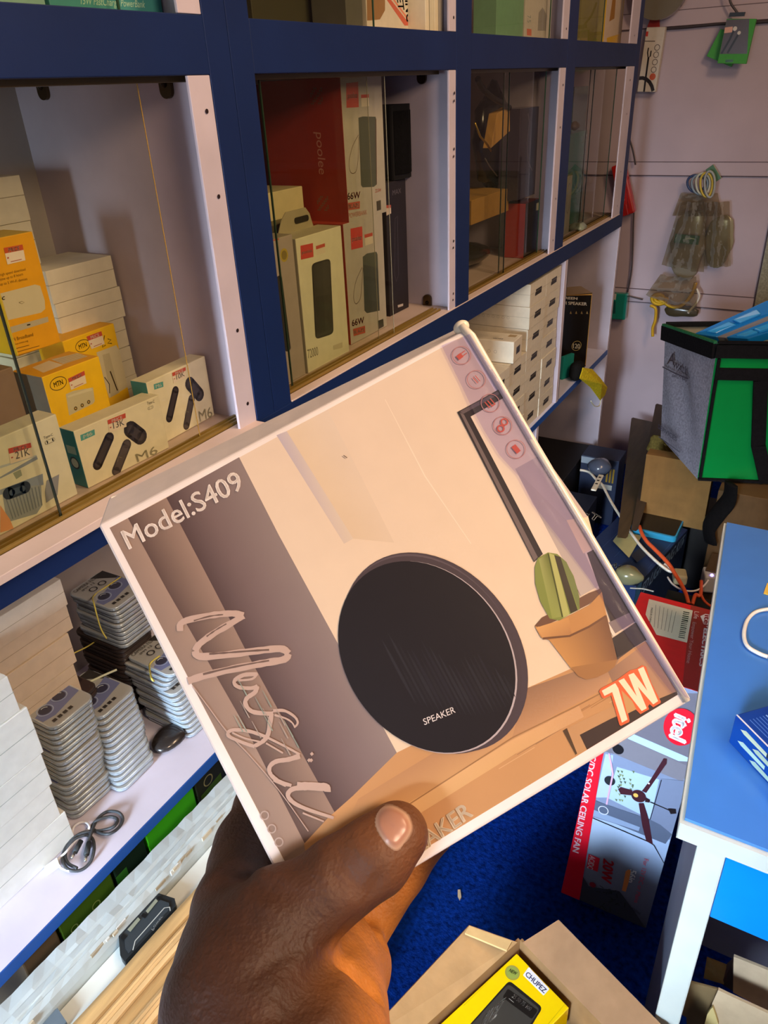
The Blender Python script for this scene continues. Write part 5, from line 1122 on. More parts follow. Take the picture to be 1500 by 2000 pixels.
# leaning boards
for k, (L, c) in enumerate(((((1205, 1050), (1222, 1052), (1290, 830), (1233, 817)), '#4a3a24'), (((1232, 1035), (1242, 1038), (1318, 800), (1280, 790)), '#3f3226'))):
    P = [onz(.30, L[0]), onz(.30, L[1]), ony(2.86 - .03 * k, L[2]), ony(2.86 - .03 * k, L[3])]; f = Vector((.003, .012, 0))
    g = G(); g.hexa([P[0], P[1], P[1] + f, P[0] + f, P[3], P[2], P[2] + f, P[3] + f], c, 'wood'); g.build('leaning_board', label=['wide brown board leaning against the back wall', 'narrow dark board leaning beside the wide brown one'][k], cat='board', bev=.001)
# black carton, navy cartons
fbox('storage_box', 'black box on the floor under the last cabinet compartment', 'box', (-.97, 2.30, .0005), (-.665, 2.62, Z(-1.215)), '#120f0f', 'card')
TR = onz(Z(-1.20), (1344, 1034)); FR = onz(Z(-1.20), (1243, 1146)); E_ = TR - FR; W = Vector((E_[1], -E_[0], 0)).normalized(); d = E_.length; w = .20; M = frame((FR[0] - W[0] * w, FR[1] - W[1] * w, .0005), W); h = Z(-1.20)
g = G(); g.box((0, 0, 0), (w, d, h), ['#101c3a', '#17294c', '#14264a', '#0f1a30', '#101c3a', '#101c3a'], 'card'); o = g.build('light_kit_box', M=M, bev=.002, label='navy carton with slanted white lettering, carrying the light-blue phone', cat='box')
a = face_art(M, w, d, h, 'right'); a.text('LED LIGHTING KIT', (.02, h - .055), (d - .03, h - .045), (.035, h - .018), '#8fa3b5', False, bold=.02); a.fill([(.0, h - .001), (.04, h - .001), (.03, h - .07), (0, h - .07)], '#3a5f7a', False); a.circle((d - .03, h - .03), .01, '#6a7a8a', False); a.build('side_print', parent=o)
a = face_art(M, w, d, h, 'top'); a.text('A&K', (w - .10, .05), (w - .05, .05), (w - .10, .075), '#a9b9c2', False, bold=.03)
for k in range(4): a.stroke([(.04 + .05 * k, .1), (.04 + .05 * k, d - .03)], .0015, '#223a5e', False)
a.build('top_print', parent=o)
o, M = fbox('product_box', 'dark navy carton with small white lettering beside the held box corner', 'box', (-.643, 1.75, .0005), (-.535, 2.26, Z(-1.23)), '#141a2c', 'card')
a = Art(M, (0, 0, Z(-1.23)), (1, 0, 0), (0, 1, 0), (0, 0, 1), .0002); a.text('T', (1150, 1010), (1166, 1020), (1158, 1000), '#b9b2ac', bold=.05); a.text('-:', (1144, 1004), (1150, 1008), (1147, 999), '#a09a94'); a.build('top_print', parent=o)
o, M = fbox('product_box', 'small navy carton with yellow bars by the black box', 'box', (-.655, 2.46, .0005), (-.52, 2.56, Z(-1.185)), '#2a3148', 'card')
a = face_art(M, .135, .1, Z(-1.185)); hh = Z(-1.185)
for k in range(3): a.fill([(.095 + k * .011, hh - .09), (.101 + k * .011, hh - .09), (.101 + k * .011, hh - .035), (.095 + k * .011, hh - .035)], '#b08a2c', False)
a.fill([(.06, hh - .12), (.12, hh - .12), (.12, hh - .10), (.06, hh - .10)], '#bfb7a8', False); a.fill([(.0, hh - .03), (.09, hh - .03), (.09, hh - .005), (.0, hh - .005)], '#9aa3ac', False); a.build('front_print', parent=o)
# phone
zt = Z(-1.20)
A_, B_ = onz(zt + .02, (1231, 1030)), onz(zt + .02, (1320, 1050)); M = frame(A_ - Vector((0, 0, .019)), B_ - A_); w = (B_ - A_).length
q = Mi2 = M.inverted() @ onz(zt + .02, (1235, 994)); d = q[1]
g = G(); g.prism(rrect(0, 0, w, d, .012), .0, .018, '#2a86a8', 'plastic', smooth=True); o = g.build('smartphone', M=M, bev=.003, label='phone in a light blue case lying on the navy carton', cat='phone')
g = G(); g.prism(rrect(.007, .007, w - .004, d - .005, .008), .018, .0193, '#0c0d10', 'gloss'); g.build('screen', parent=o)
# cables, adapters and scraps in that corner
c8 = lambda L: zoomed(L, 1130, 930, 5.1724)
zc = zt + .012
cable('white_cable', 'white flat cable crossing the navy cartons, with a slotted clip', [onz(zc, p) for p in ([(1133, 918), (1150, 922), (1163, 935), (1170, 943)] + c8([(240, 90), (330, 260), (450, 450), (600, 670), (740, 820), (870, 930), (935, 965), (905, 920), (870, 890)]))], .0045, '#d9cdb9')
P = [onz(zc + .008, p) for p in ((1173, 932), (1160, 957))]; M = frame(P[0] + Vector((0, 0, 0)), P[1] - P[0]); L_ = (P[1] - P[0]).length
g = G(); g.box((-.01, -.009, 0), (L_ + .01, .009, .006), '#e0d4bc', 'plastic'); o = g.build('cable_clip', M=M, bev=.004, label='pale slotted clip on the white cable', cat='clip')
for k in range(3):
    g = G(); g.box((L_ * (.1 + .25 * k), -.004, .006), (L_ * (.1 + .25 * k) + .008, .004, .0066), '#2a241e', 'matte'); g.build('slot', parent=o)
cable('orange_cable', 'orange flat cable running from the phone to the red carton', [onz(zc + .009, p) for p in c8([(615, 505), (640, 580), (690, 660), (760, 730), (850, 820), (920, 900), (975, 990), (1030, 1080), (1080, 1180), (1110, 1280)])], .0055, '#d5552a')
cable('orange_cable', 'short orange branch beside the white charger', [onz(zc, p) for p in c8([(1240, 1060), (1235, 1180), (1215, 1210), (1180, 1200), (1150, 1290)])], .005, '#c9502a')
cable('orange_cable', 'thin orange cable end going under the blue table', [onz(zc, p) for p in c8([(1235, 1190), (1270, 1260), (1330, 1310), (1400, 1330)])], .0035, '#c9502a')
cable('charging_cable', 'thin white cable sagging between the adapter and the charger', [onz(zc, p) for p in c8([(900, 1020), (950, 1090), (1040, 1145), (1150, 1162), (1240, 1130), (1310, 1050), (1345, 960), (1365, 850)])], .0026, '#cfc6c0')
cable('grey_cable', 'thin grey cable at the upper edge of the red carton', [onz(zc, p) for p in c8([(520, 1130), (580, 1135), (660, 1140), (760, 1165)])], .002, '#9a958a')
for nm_, lb, px, s_, c in (('power_adapter', 'beige power adapter near the orange cable crossing', c8([(1030, 970)])[0], (.035, .045, .03), '#a79a78'), ('phone_charger', 'white charger with a violet light at the edge of the blue table', c8([(1320, 1040)])[0], (.035, .05, .055), '#aaa6a4')):
    p = onz(zt, px); g = G(); M = Matrix.Translation((p[0], p[1], Z(-1.26))) @ Matrix.Rotation(.3, 4, 'Z'); g.box((-s_[0] / 2, -s_[1] / 2, .03), (s_[0] / 2, s_[1] / 2, .03 + s_[2]), c, 'plastic'); o = g.build(nm_, M=M, bev=.006, label=lb, cat='charger')
    if 'white' in lb: g = G(); g.ball((0, -s_[1] / 2 + .006, .03 + s_[2]), .005, '#8a7cff', 'glow', 8, 6); g.build('status_light', parent=o)
    else:
        for sx in (-.01, .01): g = G(); g.box((sx - .003, s_[1] / 2, .04), (sx + .003, s_[1] / 2 + .015, .046), '#b9ab80', 'metal'); g.build('prong', parent=o)
fbox('storage_box', 'black box on the floor under the chargers, left of the blue table', 'box', (-.215, 1.66, .0005), (-.09, 1.83, Z(-1.235)), '#0d0b0c', 'card')
sh1 = sheet('paper_scrap', 'creased pale yellow paper on the navy carton', 'paper', zc - .004, c8([(415, 560), (640, 600), (510, 825), (345, 655)]), 5, 5, .003, '#a09665', 'card', 41, axis=2)
sheet('paper_scrap', 'small dark creased paper right of the pale yellow one', 'paper', zc - .004, c8([(620, 720), (700, 790), (590, 870), (530, 800)]), 3, 3, .002, '#20222a', 'card', 42, axis=2)
lump('plastic_pouch', 'crumpled greenish clear pouch beside the held box corner', 'pouch', onz(zt + .02, c8([(520, 1000)])[0]), .04, (1.1, .8, .5), '#75704f', 'gloss', seed=44, wob=.35)
lump('plastic_pouch', 'crumpled grey-blue plastic by the navy cartons', 'pouch', onz(zt + .03, (1172, 912)), .05, (.8, .8, .6), '#4a5060', 'gloss', seed=45, wob=.3)
lump('yellow_netting', 'tangle of dull yellow netting behind the brown box', 'netting', ony(2.36, (1292, 872)), .036, (1.0, .6, 1.2), '#6e5c2c', 'fabric', seed=46, wob=.4)
# ------------------------------------------------------------------ ceiling-fan carton leaning beside the blue table
s_ = .955
M = Matrix.Translation(EYE + Vector((-.2099, .9791, -1.45)) * s_) @ Matrix.Rotation(math.radians(3.8), 4, 'Z') @ Matrix.Rotation(math.radians(-11.1), 4, 'X') @ Matrix.Rotation(math.radians(2.7), 4, 'Y')
M = M @ Matrix.Translation((-.008, 0, 0)); w, d, h = .1605 * s_ + .008, .3538 * s_, .539 * s_
lowz = min((M @ Vector((a_, b_, 0)))[2] for a_ in (0, w) for b_ in (0, d))
g = G(); g.box((0, 0, 0), (w, d, h), ['#7d1018', '#d31a1c', '#77809c', '#5f6a80', '#77809c', '#c81420'], 'card')
o = g.build('ceiling_fan_box', M=M, bev=.0012, label='tall red and grey printed ceiling-fan carton leaning on the blue carpet', cat='box')
a = face_art(M, w, d, h); z = lambda L: zoomed(L, 1050, 1350, 4)
a.grad(z([(420, 980), (1160, 1200), (900, 1900), (190, 1560)]), ['#a9bcd6', '#93a6c6', '#4c5566', '#5c6474'], 6, 6)
a.fill(z([(560, 0), (1300, 0), (1200, 700), (520, 500)]), '#6a6570')
a.fill(z([(680, 360), (750, 335), (1180, 520), (1180, 550), (1100, 545)]), '#a9c2e2'); a.fill(z([(560, 420), (680, 360), (1160, 580), (1140, 700), (1100, 695), (600, 490)]), '#75717a')
a.fill(z([(520, 470), (600, 490), (1060, 680), (960, 1040), (820, 1000), (430, 830)]), '#77829c'); a.fill(z([(530, 490), (590, 500), (560, 830), (455, 830)]), '#a3b4d4')
a.fill(z([(620, 590), (950, 690), (880, 1000), (540, 830)]), '#9fb6cc')
for k in range(26):
    x, y = rr.uniform(600, 740), rr.uniform(610, 850); a.fill(z([(x, y), (x + 22, y + 5), (x + 14, y + 24)]), rr.choice(['#5f6c4a', '#7d8a5c', '#49573c']))
a.fill(z([(965, 680), (1160, 700), (1110, 1110), (1000, 1100), (890, 1000)]), '#6f7890'); a.stroke(z([(968, 690), (880, 1000)]), .0016, '#222433')
a.fill(z([(430, 840), (500, 870), (880, 1000), (960, 1040), (1060, 1120), (1000, 1190), (800, 1110), (430, 960)]), '#545d72'); a.fill(z([(430, 920), (800, 1060), (790, 1090), (430, 970)]), '#8697b4'); a.stroke(z([(425, 985), (860, 1170), (910, 1200), (990, 1340)]), .0022, '#23262e')
a.fill(z([(180, 1440), (330, 1400), (400, 1520), (640, 1560), (760, 1720), (900, 1900), (190, 1620)]), '#3b424c')
for k in range(22):
    x, y = rr.uniform(480, 690), rr.uniform(1530, 1700); a.stroke(z([(x, y), (x + rr.uniform(-40, 40), y + rr.uniform(-30, 40))]), .0012, '#20281c')
# red band and lettering
a.fill(z([(365, 575), (400, 520), (520, 470), (500, 560), (325, 1640), (180, 1570)]), '#d5142a')
a.text('AC/DC SOLAR CEILING FAN', *z([(420, 440), (275, 1245), (470, 455)]), '#f3e6ea', bold=.03)
fanc = '#3d1a24'
a.fill(z([(985, 520), (1012, 525), (1010, 560), (850, 790), (815, 775), (880, 690)]), fanc); a.fill(z([(630, 760), (650, 745), (740, 770), (745, 810), (650, 800)]), fanc); a.fill(z([(790, 870), (830, 870), (870, 1000), (900, 1190), (850, 1165), (820, 1050)]), fanc)
a.circle(z([(790, 815)])[0], .0125, '#3a1a22'); a.circle(z([(768, 808)])[0], .0042, '#d2a650'); a.stroke(z([(880, 860), (1030, 925)]), .0018, '#17151a'); a.fill(z([(1020, 910), (1080, 915), (1085, 950), (1040, 955)]), '#1c1519'); a.fill(z([(845, 825), (880, 845), (875, 865), (840, 860)]), '#2a151b')
a.circle(z([(870, 715)])[0], .0018, '#d8c8c0')
a.circle(z([(565, 695)])[0], .0095, '#22262a'); a.circle(z([(630, 450)])[0], .0095, '#17151a'); a.circle(z([(515, 925)])[0], .0085, '#c9cbd6', w=.0016)
a.fill(z([(400, 1265), (488, 1300), (470, 1405), (385, 1370)]), '#cf2030'); a.text('AC/DC', *z([(412, 1275), (390, 1375), (455, 1290)]), '#f0dfe0', bold=.04)
a.text('20W', *z([(520, 1300), (500, 1470), (598, 1330)]), '#c42a3a', bold=.06); a.text('56in', *z([(725, 1385), (705, 1480), (775, 1400)]), '#eef2f5', bold=.05); a.fill(z([(690, 1400), (712, 1385), (730, 1395), (715, 1480), (690, 1560), (660, 1550)]), '#d98a4a')
a.text('For 12V DC or Mains', *z([(835, 1300), (755, 1640), (870, 1310)]), '#d0485a', bold=.0); a.text('1 X5056S', *z([(715, 1685), (800, 1740), (725, 1670)]), '#2c303a'); a.circle(z([(432, 1505)])[0], .006, '#8a2030')
a.stroke(z([(560, 480), (590, 640), (540, 880)]), .003, '#c79ab0')
q = a.px(*z([(1120, 275)])[0]); a.fill(ell(q[0], q[1], .027, .036, 30), '#d5142a', False); a.text('itel', *z([(1050, 175), (1100, 395), (1180, 195)]) if False else z([(1075, 170), (1030, 345), (1205, 225)]), '#f4ecec', bold=.07)
a.build('front_print', parent=o)
a = face_art(M, w, d, h, 'top'); z = lambda L: zoomed(L, 1200, 1000, 4.4433)
a.fill(z([(665, 800), (850, 850), (740, 1560), (590, 1510)]), '#9c1b22'); a.fill(z([(300, 755), (680, 855), (630, 1135), (365, 1065), (270, 890)]), '#ddd0b4')
for k in range(14):
    t0 = k / 14; a.fill(z([(598 + 40 * 0 - 45 * t0, 862 + 235 * t0), (652 - 45 * t0, 872 + 235 * t0), (651 - 45 * t0, 872 + 235 * t0 + rr.choice([5, 9, 13])), (597 - 45 * t0, 862 + 235 * t0 + 8)]), '#1f1a18'); a.lay -= 1
a.lay += 1; a.text('MADE IN CHINA', *z([(318, 830), (300, 960), (335, 833)]), '#4a3f36', bold=.03)
for k in range(6): a.stroke(z([(360 + k * 35, 805 + 12 * k), (345 + k * 30, 1000 + 10 * k)]), .0009, '#8a7f6c')
a.text('Life', *z([(695, 862), (688, 925), (735, 868)]), '#e0b9b4'); a.text('Empower Your Home', *z([(680, 955), (625, 1310), (712, 962)]), '#c98a88')
a.fill(z([(745, 905), (790, 885), (835, 895), (815, 1010), (775, 975)]), '#d8c8c4'); a.text('itel', *z([(785, 895), (772, 985), (832, 900)]), '#b0202a', bold=.05); a.text('ELECTRICS', *z([(778, 1010), (735, 1335), (820, 1020)]), '#eadcda', bold=.06)
a.build('top_print', parent=o)

# ------------------------------------------------------------------ blue-topped table at the right
TZ = Z(-.70); FLc = Vector((-.0162, .6178)); BLc = Vector((-.0737, 1.2889)); tb = empty('shop_table', (.4, .95, 0), 'white-framed counter table with a blue laminate top at the right edge', 'table')
TM = Matrix.Translation((-.4, -.95, 0))
def tp(name, g, **k): return g.build(name, parent=tb, M=TM, **k)
def slab(poly, z0, z1, c, m='gloss'):
    g = G(); g.prism(poly, z0, z1, c, m); return g
tp('tabletop', slab([(-.0162, .6178), (1.0, .612), (1.0, 1.30), (-.0737, 1.2889)], TZ - .004, TZ, '#3f78c6'), bev=.0008)
tp('top_trim', slab([(-.0205, .6125), (1.0, .606), (1.0, 1.303), (-.0785, 1.292)], TZ - .029, TZ - .0045, '#b9bdb6', 'paint'), bev=.003)
y0 = .6155
lg = lambda u, v: ony(y0, (u, v))
L0, L1 = lg(1373, 1637), lg(1421, 1655); 
g = G(); g.box((L0[0] - .004, y0, 0.0), (L1[0] + .001, y0 + .03, TZ - .0292), '#bcc2bb', 'paint'); tp('leg', g, bev=.002)
g = G(); g.box((.94, y0, 0.0), (.975, y0 + .03, TZ - .0292), '#dfe3da', 'paint'); tp('leg', g, bev=.002)
g = G(); g.box((.0, 1.24, 0.0), (.035, 1.27, TZ - .0292), '#8d8f96', 'paint'); tp('leg', g, bev=.002)
g = G(); g.box((.94, 1.24, 0.0), (.975, 1.27, TZ - .0292), '#dfe3da', 'paint'); tp('leg', g, bev=.002)
pz = lg(1421, 1812)[2]
g = G(); g.box((L1[0] + .0015, y0 + .004, pz), (.939, y0 + .018, TZ - .0292), '#0a7be6', 'gloss'); tp('drawer_front', g, bev=.001)
g = G(); g.hexa([(L0[0] - .003, y0 + .031, 0), (L0[0] + .009, y0 + .031, 0), (-.006, .84, 0), (-.018, .84, 0), (L0[0] - .003, y0 + .031, TZ - .03), (L0[0] + .009, y0 + .031, TZ - .03), (-.006, .84, TZ - .03), (-.018, .84, TZ - .03)], '#6f7688', 'paint'); tp('side_panel', g)
g = G(); g.box((.03, 1.0, 0.0), (.93, 1.015, pz - .01), '#6b6670', 'paint'); tp('back_board', g)
# things on the table
z = lambda L: zoomed(L, 1380, 1250, 6.45)
A_, B_ = onz(TZ + .0005, (1423, 1449)), onz(TZ + .0005, (1500, 1531)); W = B_ - A_; M = frame(A_, W); w = .19; 
hb = .044; Mi_ = M.inverted(); q = Mi_ @ onz(TZ + hb, (1437, 1326)); d = .07
g = G(); g.box((0, 0, 0), (w, d, hb), ['#0b3a86', '#123a8c', '#0b3f94', '#0b3a86', '#0b3a86', '#0d3f95'], 'gloss'); o = g.build('pen_box', M=M, bev=.0012, label='lower of the two blue cartons on the table, with pale pen shapes', cat='box')
a = face_art(M, w, d, hb)
def penp(x, y, L, c): a.fill([(x, y + .002), (x + .006, y), (x + L, y), (x + L, y + .0055), (x + .008, y + .007)], c, False)
penp(.012, .030, .042, '#c9cfae'); penp(.034, .021, .030, '#b5c3a6'); penp(.070, .022, .014, '#bdb9a0'); penp(.012, .012, .044, '#b5d0c0'); penp(.034, .003, .036, '#a9c3b0'); a.fill([(.054, .030), (.060, .030), (.060, .036), (.054, .036)], '#1b1d26', False)
a.build('front_print', parent=o)
a = face_art(M, w, d, hb, 'top')
a.fill([(0, 0), (w, 0), (w, .0025), (0, .0025)], '#c9d2e0', False)
for k in range(6): a.stroke([(.012, .010 + k * .0045), (w * .9, .010 + k * .0045)], .0011 if k < 5 else .0018, ['#3f6ab8', '#3f6ab8', '#3f6ab8', '#3f6ab8', '#3f6ab8', '#8fb0dc'][k], False)
a.build('top_print', parent=o)
M3 = M @ Matrix.Translation((.012, .043, hb + .0005)); g = G(); g.box((0, 0, 0), (w, .06, .03), ['#0b2a60', '#1c2f62', '#13377c', '#13377c', '#13377c', '#13377c'], 'gloss'); o = g.build('pen_box', M=M3, bev=.0012, label='upper of the two blue cartons on the table, set back on the lower one', cat='box')
a = face_art(M3, w, .06, .03)
for k in range(6): a.stroke([(.01, .004 + k * .004), (w * .9, .004 + k * .004)], .0009, '#4a6cae', False)
a.build('front_print', parent=o)
cable('white_cable', 'white cable curling on the blue tabletop', [onz(TZ + .004, p) for p in ((1530, 1190), (1500, 1190), (1475, 1196), (1459, 1213), (1453, 1240), (1460, 1262), (1482, 1276), (1500, 1283))], .0028, '#e0d8cc', n=8)
g = G(); P = [onz(TZ + .0006, p) for p in ((1491, 1160), (1530, 1172), (1538, 1150), (1498, 1140))]; g.hexa([*P, *[p + Vector((0, 0, .0015)) for p in P]], '#d9b54a', 'card'); g.build('price_tag', label='small yellow tag on the blue tabletop at the right edge', cat='tag')
# cartons below the table
z = lambda L: zoomed(L, 1320, 1780, 8.333)
fy = .66
def kwall(name, lab, y, L, c, t=.004, cat='box'):
    P = [ony(y, p) for p in z(L)]; f = Vector((0, t, 0)); g = G(); n = len(P)
    g.add(P + [p + f for p in P], [tuple(range(n)), tuple(range(n, 2 * n))[::-1]] + [(k, n + k, n + (k + 1) % n, (k + 1) % n) for k in range(n)], c, 'kraft'); return g.build(name, label=lab, cat=cat, bev=.0008)
cb = empty('cardboard_box', ony(.80, z([(1200, 1400)])[0]), 'open torn cardboard box under the blue drawer front', 'box'); ci = cb.matrix_world.inverted()
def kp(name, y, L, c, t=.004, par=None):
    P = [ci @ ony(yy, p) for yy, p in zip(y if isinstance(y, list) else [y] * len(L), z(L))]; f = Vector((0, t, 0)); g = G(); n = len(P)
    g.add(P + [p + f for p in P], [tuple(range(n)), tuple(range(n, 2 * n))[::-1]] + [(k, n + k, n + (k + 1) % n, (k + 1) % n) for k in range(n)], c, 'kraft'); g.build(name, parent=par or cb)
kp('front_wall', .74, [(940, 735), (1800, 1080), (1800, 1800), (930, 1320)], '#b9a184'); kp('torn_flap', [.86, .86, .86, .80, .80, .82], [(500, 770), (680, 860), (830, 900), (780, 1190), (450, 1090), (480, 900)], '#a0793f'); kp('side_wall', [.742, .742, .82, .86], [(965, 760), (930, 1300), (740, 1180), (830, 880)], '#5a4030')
cb2 = empty('cardboard_box', ony(.72, z([(900, 1700)])[0]), 'pale cardboard box in front, at the bottom right corner', 'box'); ci = cb2.matrix_world.inverted()
kp('front_wall', .69, [(690, 1280), (830, 1350), (1800, 1800), (1800, 2400), (470, 2300), (590, 1500)], '#bea685', par=cb2); kp('torn_flap', .685, [(560, 1600), (600, 1560), (650, 1700), (690, 1833), (680, 2000), (450, 1900), (510, 1680)], '#c9b478', par=cb2)
kwall('cardboard_flap', 'rounded brown cardboard flap beside the white table leg', .71, [(40, 1180), (100, 1120), (260, 1165), (690, 1280), (600, 1480), (560, 1620), (480, 1833), (440, 2300), (180, 2200), (170, 1730), (20, 1640)], '#7a6444', cat='cardboard')

# ------------------------------------------------------------------ open carton of power banks at the bottom
ZT = Z(-1.09)
C0 = onz(ZT, (1016, 1836)); C1 = onz(ZT, (1185, 2010)); C2 = onz(ZT, (845, 2010))
u = (C1 - C0).normalized(); v = Vector((-u[1], u[0], 0)); v = v if v.dot(C2 - C0) > 0 else -v
bxo = empty('carton', (C0[0], C0[1], 0.0), 'open brown carton on the carpet holding yellow power-bank boxes', 'box'); bi = bxo.matrix_world.inverted()
LU, LV, t = .30, .36, .004
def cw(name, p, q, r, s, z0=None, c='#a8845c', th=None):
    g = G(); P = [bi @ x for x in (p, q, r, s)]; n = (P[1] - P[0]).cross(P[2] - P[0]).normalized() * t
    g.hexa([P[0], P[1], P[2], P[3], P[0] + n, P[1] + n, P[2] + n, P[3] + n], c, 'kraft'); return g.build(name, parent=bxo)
dn = Vector((0, 0, -(ZT) + .004))
D = lambda p: Vector((p[0], p[1], .004))
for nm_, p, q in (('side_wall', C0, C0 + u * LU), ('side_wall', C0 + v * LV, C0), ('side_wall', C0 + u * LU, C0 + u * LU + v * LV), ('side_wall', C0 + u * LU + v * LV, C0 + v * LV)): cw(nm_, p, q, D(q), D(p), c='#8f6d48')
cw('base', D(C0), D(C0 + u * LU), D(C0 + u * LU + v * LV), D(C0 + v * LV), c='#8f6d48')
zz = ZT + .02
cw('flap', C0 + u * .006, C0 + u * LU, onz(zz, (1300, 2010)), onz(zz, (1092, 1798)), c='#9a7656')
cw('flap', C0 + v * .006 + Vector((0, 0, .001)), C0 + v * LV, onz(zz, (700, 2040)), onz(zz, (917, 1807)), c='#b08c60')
cw('flap_edge', onz(zz + .005, (917, 1808)), onz(zz + .005, (1000, 1838)), onz(zz + .005, (990, 1856)), onz(zz + .005, (908, 1822)), c='#c9a873')
zy = ZT - .014
P0 = onz(zy, (1012, 1850)); P1 = onz(zy, (1114, 1955)); W = P1 - P0; wy = W.length
Y0 = P0 + v * .206 + u * .006; M = frame((Y0[0], Y0[1], ZT - .06), W); hy = .046
g = G(); g.box((0, 0, 0), (wy, .198, hy), ['#c79a00', '#f2cf00', '#e6bf00', '#d9ae00', '#e6bf00', '#e6bf00'], 'gloss'); o = g.build('power_bank_box', M=M, bev=.0012, label='bright yellow power-bank carton lying on top in the open brown carton', cat='box')
a = face_art(M, wy, .198, hy, 'top'); z = lambda L: zoomed(L, 900, 1780, 3.75)
a.stroke(z([(20, 690), (412, 275), (785, 655), (640, 825)]), .0005, '#9a8400')
a.fill(rr_px(z([(355, 505), (600, 705), (480, 900), (20, 880)]), 9), '#1b1a18'); a.fill(rr_px(z([(350, 530), (580, 715), (460, 900), (60, 850)]), 8), '#3a3935'); a.fill(rr_px(z([(345, 565), (565, 725), (520, 790), (305, 630)]), 4), '#141312')
a.text('25 50 75 100', *z([(372, 628), (505, 730), (392, 605)]), '#a9a8a2', bold=.02); a.stroke(z([(352, 638), (388, 668)]), .0007, '#9a9892'); a.text('CHUPEZ', *z([(140, 900), (245, 780), (190, 760)]) if False else z([(95, 905), (255, 775), (180, 750)]), '#b9b8b2', bold=.02)
a.circle(z([(378, 450)])[0], .0105, '#9a9440'); a.circle(z([(378, 450)])[0], .0085, '#8fa04a'); a.text('NEW', *z([(352, 440), (402, 468), (366, 420)]), '#20301a', bold=.05)
a.fill(rr_px(z([(498, 408), (650, 570), (605, 618), (455, 468)]), 2), '#dfe3ea'); a.text('CHUPEZ', *z([(470, 468), (610, 602), (492, 440)]), '#24307e', bold=.03)
a.build('top_print', parent=o)
M4 = frame(onz(ZT - .05, (1140, 1996)) - Vector((0, 0, .05)) + v * .21, W); g = G(); g.box((0, 0, 0), (.07, .2, .05), ['#c79a00', '#f2cf00', '#e6bf00', '#d9ae00', '#e6bf00', '#e6bf00'], 'gloss'); g.build('power_bank_box', M=M4, bev=.0012, label='second yellow carton peeking out at the very bottom edge', cat='box')
fbox2 = None
# crumb on the carpet
g = G(); P = [onz(.003, p) for p in ((894, 1738), (899, 1738), (901, 1752), (898, 1758), (894, 1750))]; g.prism([(p[0], p[1]) for p in P], .0005, .004, '#d8c9a8', 'card'); g.build('paper_scrap', label='tiny torn paper crumb on the blue carpet', cat='paper')

# ------------------------------------------------------------------ rough boards in the lower left foreground
YA, YB = -.35, .56
bz = Z(-.88); bd = empty('painted_beam', (-.606, .3, 0.0), 'rough pale grey painted board standing on edge before the cabinet', 'board')
g = G(); rnd = random.Random(7); prof = [(-.632, bz), (-.6315, 0.001), (-.586, 0.001), (-.5855, bz - .012), (-.588, bz - .002), (-.596, bz), (-.5975, bz - .0012), (-.602, bz - .0012), (-.603, bz + .0004), (-.611, bz), (-.612, bz - .001), (-.617, bz)]
n = len(prof); V = []; ny = 60
for j in range(ny + 1):
    y = YA + (YB - YA) * j / ny; jx = rnd.uniform(-.0008, .0008)
    for x, zz in prof: V.append((x + jx * .25 + rnd.uniform(-.0004, .0004) + (y - .37) * .035, y, zz + (rnd.uniform(-.0008, .0008) if zz > .1 else 0)))
F = [(j * n + k, j * n + (k + 1) % n, (j + 1) * n + (k + 1) % n, (j + 1) * n + k) for j in range(ny) for k in range(n)] + [tuple(range(n))[::-1], tuple(ny * n + k for k in range(n))]
g.add(V, F, '#b4bfc0', 'paint'); g.build('board', parent=bd, M=bd.matrix_world.inverted())
g = G()
for k in range(40):
    y = rnd.uniform(YA, .6); x = -.5875 + (y - .37) * .035 + rnd.uniform(-.002, .001); g.box((x, y, bz - .006 + rnd.uniform(-.002, .004)), (x + rnd.uniform(.001, .003), y + rnd.uniform(.004, .02), bz + rnd.uniform(-.001, .0015)), rnd.choice(['#a89c84', '#d5d8d2', '#c9bfa6']), 'card')
q = g.build('paint_chips', parent=bd, M=bd.matrix_world.inverted()); q['kind'] = 'stuff'
bx_ = lambda y: -.5845 + (y - .37) * .035
px_ = lambda y: -.5505 + (y - .37) * .05
ZP = Z(-.905)
g = G(); g.hexa([(bx_(YA), YA, .001), (px_(YA), YA, .001), (px_(YB), YB, .001), (bx_(YB), YB, .001), (bx_(YA), YA, ZP), (px_(YA), YA, ZP), (px_(YB), YB, ZP), (bx_(YB), YB, ZP)], '#dfe6e2', 'paint'); g.build('white_board', label='smooth white board between the grey board and the tan planks', cat='board', bev=.001)
z = lambda L: zoomed(L, 0, 1550, 3.3333)
P = z([(775, 935), (1035, 655), (1140, 690), (1145, 740), (812, 1100), (785, 1060)]); zt = Z(-.905); dd = onz(zt, P[0]); ee = onz(zt, P[1])
W = ee - dd; M = frame((dd[0] - .0, dd[1], zt + .0004), W)
pts2 = [M.inverted() @ onz(zt + .012, p) for p in P]
g = G(); g.prism([(p[0], p[1]) for p in pts2], 0, .014, '#20262a', 'rubber'); o = g.build('rugged_power_bank', M=M, bev=.002, label='black rugged power bank wedged on the white panel by the planks', cat='power bank')
g = G(); q = [(p[0] * .8 + sum(r[0] for r in pts2) / 6 * .2, p[1] * .8 + sum(r[1] for r in pts2) / 6 * .2) for p in pts2]; g.prism(q, .014, .0155, '#333c42', 'plastic'); g.build('cover_plate', parent=o)
a = Art(M, (0, 0, .0155), (1, 0, 0), (0, 1, 0), (0, 0, 1), .0003); a.stroke(z([(865, 1020), (880, 960), (1070, 745), (1105, 740), (1108, 765)]), .0012, '#b9c0bc')
for L in ([(800, 910), (830, 930), (805, 960), (785, 940)], [(930, 780), (965, 790), (945, 815), (920, 800)], [(1020, 670), (1060, 675), (1040, 700)]): a.fill(z(L), '#111417')
